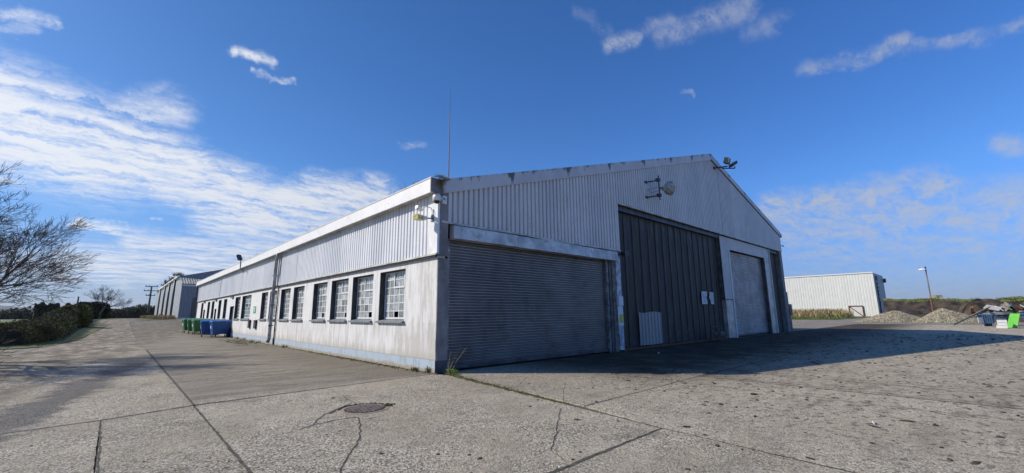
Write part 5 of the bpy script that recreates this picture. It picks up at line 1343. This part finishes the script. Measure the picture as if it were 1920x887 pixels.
# street lamp
a = atD(1750, 586, 100); b = atD(1735.5, 505, 100); t = thing('street_lamp', 'leaning rusty lamp post behind the right gravel heap', 'lamp post', (a.x, a.y, 0)); top = b-Vector((a.x, a.y, 0))
MB().tube([(0, 0, 0), tuple(top*.45), tuple(top)], [.12, .10, .075], 8).build('post', 'post_wood', t)
MB().tube([tuple(top*-.02+Vector((0, 0, .02))), tuple(top*.42)], [.14, .12], 8).build('rusty_sleeve', 'rust', t)
hd = top; lft = -Vector((RT.x, RT.y, 0)).normalized()
MB().lathe(hd+lft*.55+Vector((0, 0, -.12)), [(.55, 0), (.42, .18), (.15, .30), (.05, .32)], n=14).build('lamp_shade', 'camera_white', t); MB().tube([hd-Vector((0, 0, .3)), hd+Vector((0, 0, .45))], .10, 6).build('post_cap', 'steel_dark', t); MB().tube([hd, hd+lft*.55+Vector((0, 0, .18))], .06, 6).build('arm', 'steel_dark', t)

# earth bank with grass on top
def bank():
    prof = [(1655, 560), (1700, 561), (1750, 561.5), (1800, 561), (1850, 561), (1880, 560.5), (1920, 558), (2000, 556), (2200, 556), (2600, 552)]
    D = 128; vs = []; fs = []; K = 12; M = 150; rr = random.Random(9)
    for i in range(M+1):
        px = 1655+(2500-1655)*(i/M)**1.15
        for k in range(len(prof)-1):
            if prof[k][0] <= px <= prof[k+1][0]: py = prof[k][1]+(prof[k+1][1]-prof[k][1])*(px-prof[k][0])/(prof[k+1][0]-prof[k][0])
        tp = atD(px, py, D); out = Vector((tp.x-CAM.x, tp.y-CAM.y, 0)).normalized(); H = max(1.5, tp.z)
        for j in range(K):
            f = j/(K-1)
            if j < 8: g = j/7; q = Vector((tp.x, tp.y, 0))-out*(9*(1-g)**1.6); z = H*(g**.8); q -= out*(1.2*mnoise.noise(Vector((i*.25, g*3, 0)))+.5*mnoise.noise(Vector((i*.9, g*7, 3)))); z += .35*mnoise.noise(Vector((i*.2, g*2, 9)))*(.3+g)
            else: g = (j-7)/4; q = Vector((tp.x, tp.y, 0))+out*(g*26); z = H+.3*g+.3*mnoise.noise(Vector((i*.2, g*2, 19)))
            vs.append((q.x, q.y, z if j else -.1))
        if i: o = (i-1)*K; fs += [(o+k, o+K+k, o+K+k+1, o+k+1) for k in range(K-1)]
    mb = MB(); mb.add(vs, fs); mb.mi = [1 if (k % (K-1)) >= 6 else 0 for k in range(len(fs))]
    o = mb.build('earth_bank', ['earth_dark', 'turf'], smooth=True, kind='structure', label='dark cut earth bank with grass along its top')
    gm = MB()
    for i in range(9000):
        a = rr.randrange(M)
        if mnoise.noise(Vector((a*.13, 0, 7))) < -.05+.25*rr.random(): continue
        k = rr.choice([6, 7, 7, 8, 8, 9]); p = Vector(vs[a*K+k]).lerp(Vector(vs[(a+1)*K+k]), rr.random()); blades(gm, p.x+rr.gauss(0, .4), p.y+rr.gauss(0, .4), p.z-.05, 1, .42, .1, .05, rr=rr)
    gm.build('bank_grass', 'grass_blades', kind='stuff', label='green grass fringe along the top of the earth bank', category='grass')
bank()
def mound(name, label, px0, px1, ppx, ppy, D, seed, mat):
    a = atD(px0, 600, D); b = atD(px1, 600, D); pk = atD(ppx, ppy, D); c_ = Vector((pk.x, pk.y, 0)); r1 = math.hypot(a.x-pk.x, a.y-pk.y); r2 = math.hypot(b.x-pk.x, b.y-pk.y)
    ax_ = Vector((b.x-a.x, b.y-a.y, 0)).normalized(); ay_ = Vector((-ax_.y, ax_.x, 0)); n = 34; vs = []
    for i in range(n+1):
        for j in range(n+1):
            u = -r1+(r1+r2)*i/n; v = (-1+2*j/n)*(r1+r2)*.4; ru = u/(r2 if u > 0 else r1); rv = v/((r1+r2)*.4); r = math.sqrt(ru*ru+rv*rv)
            z = pk.z*max(0, 1-r*r)**.8*(1+.18*mnoise.noise(Vector((u*.35, v*.35, seed))))+.25*mnoise.noise(Vector((u, v, seed)))*(r < 1); p = c_+ax_*u+ay_*v; vs.append((p.x, p.y, z-.05))
    MB().add(vs, [(i*(n+1)+j, (i+1)*(n+1)+j, (i+1)*(n+1)+j+1, i*(n+1)+j+1) for i in range(n) for j in range(n)]).build(name, mat, smooth=True, label=label, category='mound')
mound('soil_mound', 'brown mound of soil in front of the grassy bank', 1785, 1925, 1842, 560.5, 105, 5, 'earth_dark')
mound('soil_mound', 'low rubble mound behind the blue skips', 1860, 2040, 1935, 571, 88, 6, 'earth_dark')
# concrete block perched on the bank
p0 = atD(1763, 562, 130); t = MB()
a, b, c_, d_ = atD(1755, 553.5, 130), atD(1766, 553, 130), atD(1771, 562.5, 130), atD(1759, 562.5, 130)
out = Vector((FW.x, FW.y, 0)).normalized()*1.6
MB().hexa([d_, c_, c_+out, d_+out, a, b, b+out, a+out]).build('concrete_block', 'scrap_grey', label='tilted grey concrete block perched on top of the bank', category='block')

# skips and scrap
def on(px, py): return atG(px, py)
def skip(label, px0, px1, D, z1px, n_panel=5):
    a = atD(px0, 600, D); b = atD(px1, 600, D); ax_ = Vector((b.x-a.x, b.y-a.y, 0)); L = ax_.length; ang = math.atan2(ax_.y, ax_.x)
    h = atD((px0+px1)/2, z1px, D).z; t = thing('scrap_skip', label, 'skip', (a.x, a.y, 0), ang); W_ = 2.0
    MB().hexa([(.25, 0, .25), (L-.25, 0, .25), (L-.25, W_, .25), (.25, W_, .25), (0, -.15, h), (L, -.15, h), (L, W_+.15, h), (0, W_+.15, h)]).build('skip_body', 'skip_blue', t)
    for k in range(n_panel):
        x = .35+(L-.7)*k/(n_panel-1); MB().hexa([(x-.05, -.08, .28), (x+.05, -.08, .28), (x+.05, -.003, .28), (x-.05, -.003, .28), (x-.05, -.24, h-.1), (x+.05, -.24, h-.1), (x+.05, -.15, h-.1), (x-.05, -.15, h-.1)]).build('rib', 'skip_blue', t)
    MB().box(-.05, L+.05, -.24, -.16, h-.08, h+.06).build('rim', 'skip_blue', t)
    for x in (.6, L-.9): MB().box(x, x+.3, .2, W_-.2, 0, .245).build('runner', 'black_plastic', t)
    return t
skip('left blue scrap skip with white label, beneath the leaning plank', 1833, 1870, 62, 589.5)
t2 = skip('long blue skip behind the white foam blocks', 1868, 1897, 66, 591, 4)
skip('right blue skip beside the green board at the photo edge', 1914, 1965, 60, 588)
p = atD(1838.5, 600, 61.6); MB().box(-.22, .22, -.02, .02, -.25, .25).build('skip_label', 'sticker', None, (p.x, p.y, p.z), label='white square plate on the left blue skip', category='plate').rotation_euler = (0, 0, R_(-47))
# green board leaning
D = 57
b0, b1, b2, b3 = on(1888, 614), on(1907, 615.5), atD(1912.5, 588, D+1.0), atD(1895, 588, D+1.0)
th = Vector((FW.x, FW.y, 0)).normalized()*.06
MB().hexa([b0, b1, b1+th, b0+th, b3, b2, b2+th, b3+th]).build('green_board', 'board_green', label='bright green board leaning on the skips', category='board')
# foam stack
for k, (px0, px1, z0) in enumerate(((1868, 1889, .0), (1871, 1889, .24), (1871, 1890, .48))):
    a = atD(px0, 612, 56); b = atD(px1, 612, 56); a.z = b.z = 0; ax_ = (b-a); ay_ = Vector((-ax_.y, ax_.x, 0)).normalized()*1.0; c_ = (a+b)/2+ay_*.6+Vector((0, 0, z0+.115))
    MB().obox(c_, ax_*.5, ay_*.5, (0, 0, .11)).build('foam_block', 'foam_white', group='white foam blocks stacked by the skips', label=('bottom', 'middle', 'top')[k]+' white foam block in the stack beside the green board', category='block')
# plank, post, tarpaulin, debris
def beam(name, label, cat, a, b, r, mat):
    a = Vector(a); b = Vector(b); d = (b-a); u = d.cross(Vector((0, 0, 1))).normalized()*r; w = d.cross(u).normalized()*r; return MB().obox((a+b)/2, d/2, u, w).build(name, mat, label=label, category=cat)
beam('long_plank', 'long dark plank sloping from the skips to the ground', 'plank', atD(1787, 609, 60), atD(1862, 573, 63), .06, 'post_wood')
beam('long_plank', 'second grey plank lying along the long dark one', 'plank', atD(1830, 591, 62), atD(1868, 573, 64), .08, 'scrap_grey')
beam('rusty_post', 'short rusty steel post standing before the soil mound', 'post', atG(1822, 596), atD(1822.5, 576, 88), .16, 'rust')
mb = MB(); pts = [atD(1878, 583, 64), atD(1888, 574, 64.5), atD(1898, 569, 65), atD(1903, 578, 64), atD(1907, 586, 63.5), atD(1895, 586, 63), atD(1880, 586, 63)]
mb.add(pts+[atD(1893, 579, 62)], [(i, (i+1) % 7, 7) for i in range(7)]); mb.build('green_tarpaulin', 'tarp_green', label='dark green tarpaulin crumpled over the scrap pile', category='tarpaulin')
rr = random.Random(55)
heap_mb = MB()
BIG = {3: 'galv_patch', 9: 'foam_white', 15: 'post_wood', 21: 'scrap_grey', 27: 'rust', 33: 'steel_dark', 39: 'galv_patch', 45: 'foam_white'}
WHAT = {3: 'bent pale metal sheet near the left end of the scrap pile', 9: 'white slab of foam near the middle of the scrap pile', 15: 'brown timber sticking up from the scrap pile', 21: 'grey board lying on top of the scrap pile',
        27: 'rust red strip of metal in the scrap pile', 33: 'black metal piece at the back of the scrap pile', 39: 'buckled grey metal sheet above the right skip', 45: 'white foam offcut above the right skip'}
for i in range(64):
    px = rr.uniform(1850, 1950); lim = 575+abs(px-1895)*.05; py = rr.uniform(lim, 590); D_ = rr.uniform(62.8, 67)
    if i in BIG: px = 1856+i*1.8; py = lim+2; D_ = 62.6
    c_ = atD(px, py, D_)
    a = Vector((rr.gauss(0, 1), rr.gauss(0, 1), rr.gauss(0, .35))).normalized(); u = a.orthogonal().normalized(); w = a.cross(u)
    kind_ = rr.random(); L_, w1, w2 = (rr.uniform(.5, 1.5), rr.uniform(.04, .09), rr.uniform(.03, .08)) if kind_ < .6 else (rr.uniform(.3, .8), rr.uniform(.2, .45), .03)
    if i in BIG: MB().obox(c_, a*.6, u*.28, w*.03).build('scrap_piece', BIG[i], category='scrap', label=WHAT[i])
    else: heap_mb.obox(c_, a*L_*.6, u*w1, w*w2)
heap_mb.build('scrap_pile', 'scrap_grey', kind='stuff', label='jumble of broken boards and metal heaped in the skips', category='scrap')
beam('long_plank', 'pale board across the rim of the left skip', 'plank', atD(1860, 588, 62), atD(1896, 586.5, 63), .12, 'foam_white')
mb = MB(); pts = [atD(1850, 578, 62), atD(1858, 587, 61.5), atD(1872, 595, 61), atD(1890, 595, 61), atD(1905, 587, 61)]; mb.tube(pts, .06, 6); mb.build('black_hose', 'rubber', label='black hose drooping across the skips', category='hose')

# ------------------------------------------------------------------ distance
def ridge(name, mat, D, px0, px1, pys, seed, rough, label, n=160):
    vs = []; fs = []
    for i in range(n+1):
        f = i/n; px = px0+(px1-px0)*f; k = f*(len(pys)-1); i0 = min(int(k), len(pys)-2); py = pys[i0]+(pys[i0+1]-pys[i0])*(k-i0)
        p = atD(px, py, D); o = Vector((p.x-CAM.x, p.y-CAM.y, 0)).normalized(); z = p.z+rough*D*.002*mnoise.noise(Vector((i*.33, seed, 0)))+rough*D*.0012*mnoise.noise(Vector((i*1.7, seed, 3)))
        q = Vector((p.x, p.y, 0)); vs += [tuple(q-o*D*.12+Vector((0, 0, -1))), tuple(q-o*D*.04+Vector((0, 0, z*.55))), tuple(q+Vector((0, 0, z))), tuple(q+o*D*.1+Vector((0, 0, -1)))]
        if i: b = 4*i-4; fs += [(b+k_, b+4+k_, b+5+k_, b+1+k_) for k_ in range(3)]
    return MB().add(vs, fs).build(name, mat, smooth=True, kind='structure', label=label)
ridge('far_hills', 'hill_far', 4200, -420, 420, [570, 568, 572, 568, 569.5, 576, 580, 583, 584, 586], 1, 1.0, 'blue hills on the horizon')
ridge('wooded_plain', 'hill_wood', 900, -500, 420, [584, 583, 582, 585, 584, 583.5, 585, 584, 585, 586], 2, 1.2, 'dark wooded plain below the hills')
ridge('right_horizon', 'hill_wood', 1500, 1400, 2500, [577, 574.5, 574, 573, 570], 6, .6, 'low dark horizon line on the right')

# ------------------------------------------------------------------ thin air that fades the hills
hz_m = bpy.data.materials.new('haze_air'); hz_m.use_nodes = True; ht = hz_m.node_tree; ht.nodes.clear()
pv = ht.nodes.new('ShaderNodeVolumePrincipled'); pv.inputs['Color'].default_value = (0.80, 0.88, 1.0, 1); pv.inputs['Density'].default_value = 0.00010; pv.inputs['Anisotropy'].default_value = 0.1
ho = ht.nodes.new('ShaderNodeOutputMaterial'); ht.links.new(pv.outputs[0], ho.inputs['Volume'])
MATS['haze_air'] = hz_m
MB().box(-6400, 6900, -6400, 6900, -2.2, 140).build('haze', 'haze_air', kind='stuff', label='thin blue haze over the fields and far hills', category='haze')
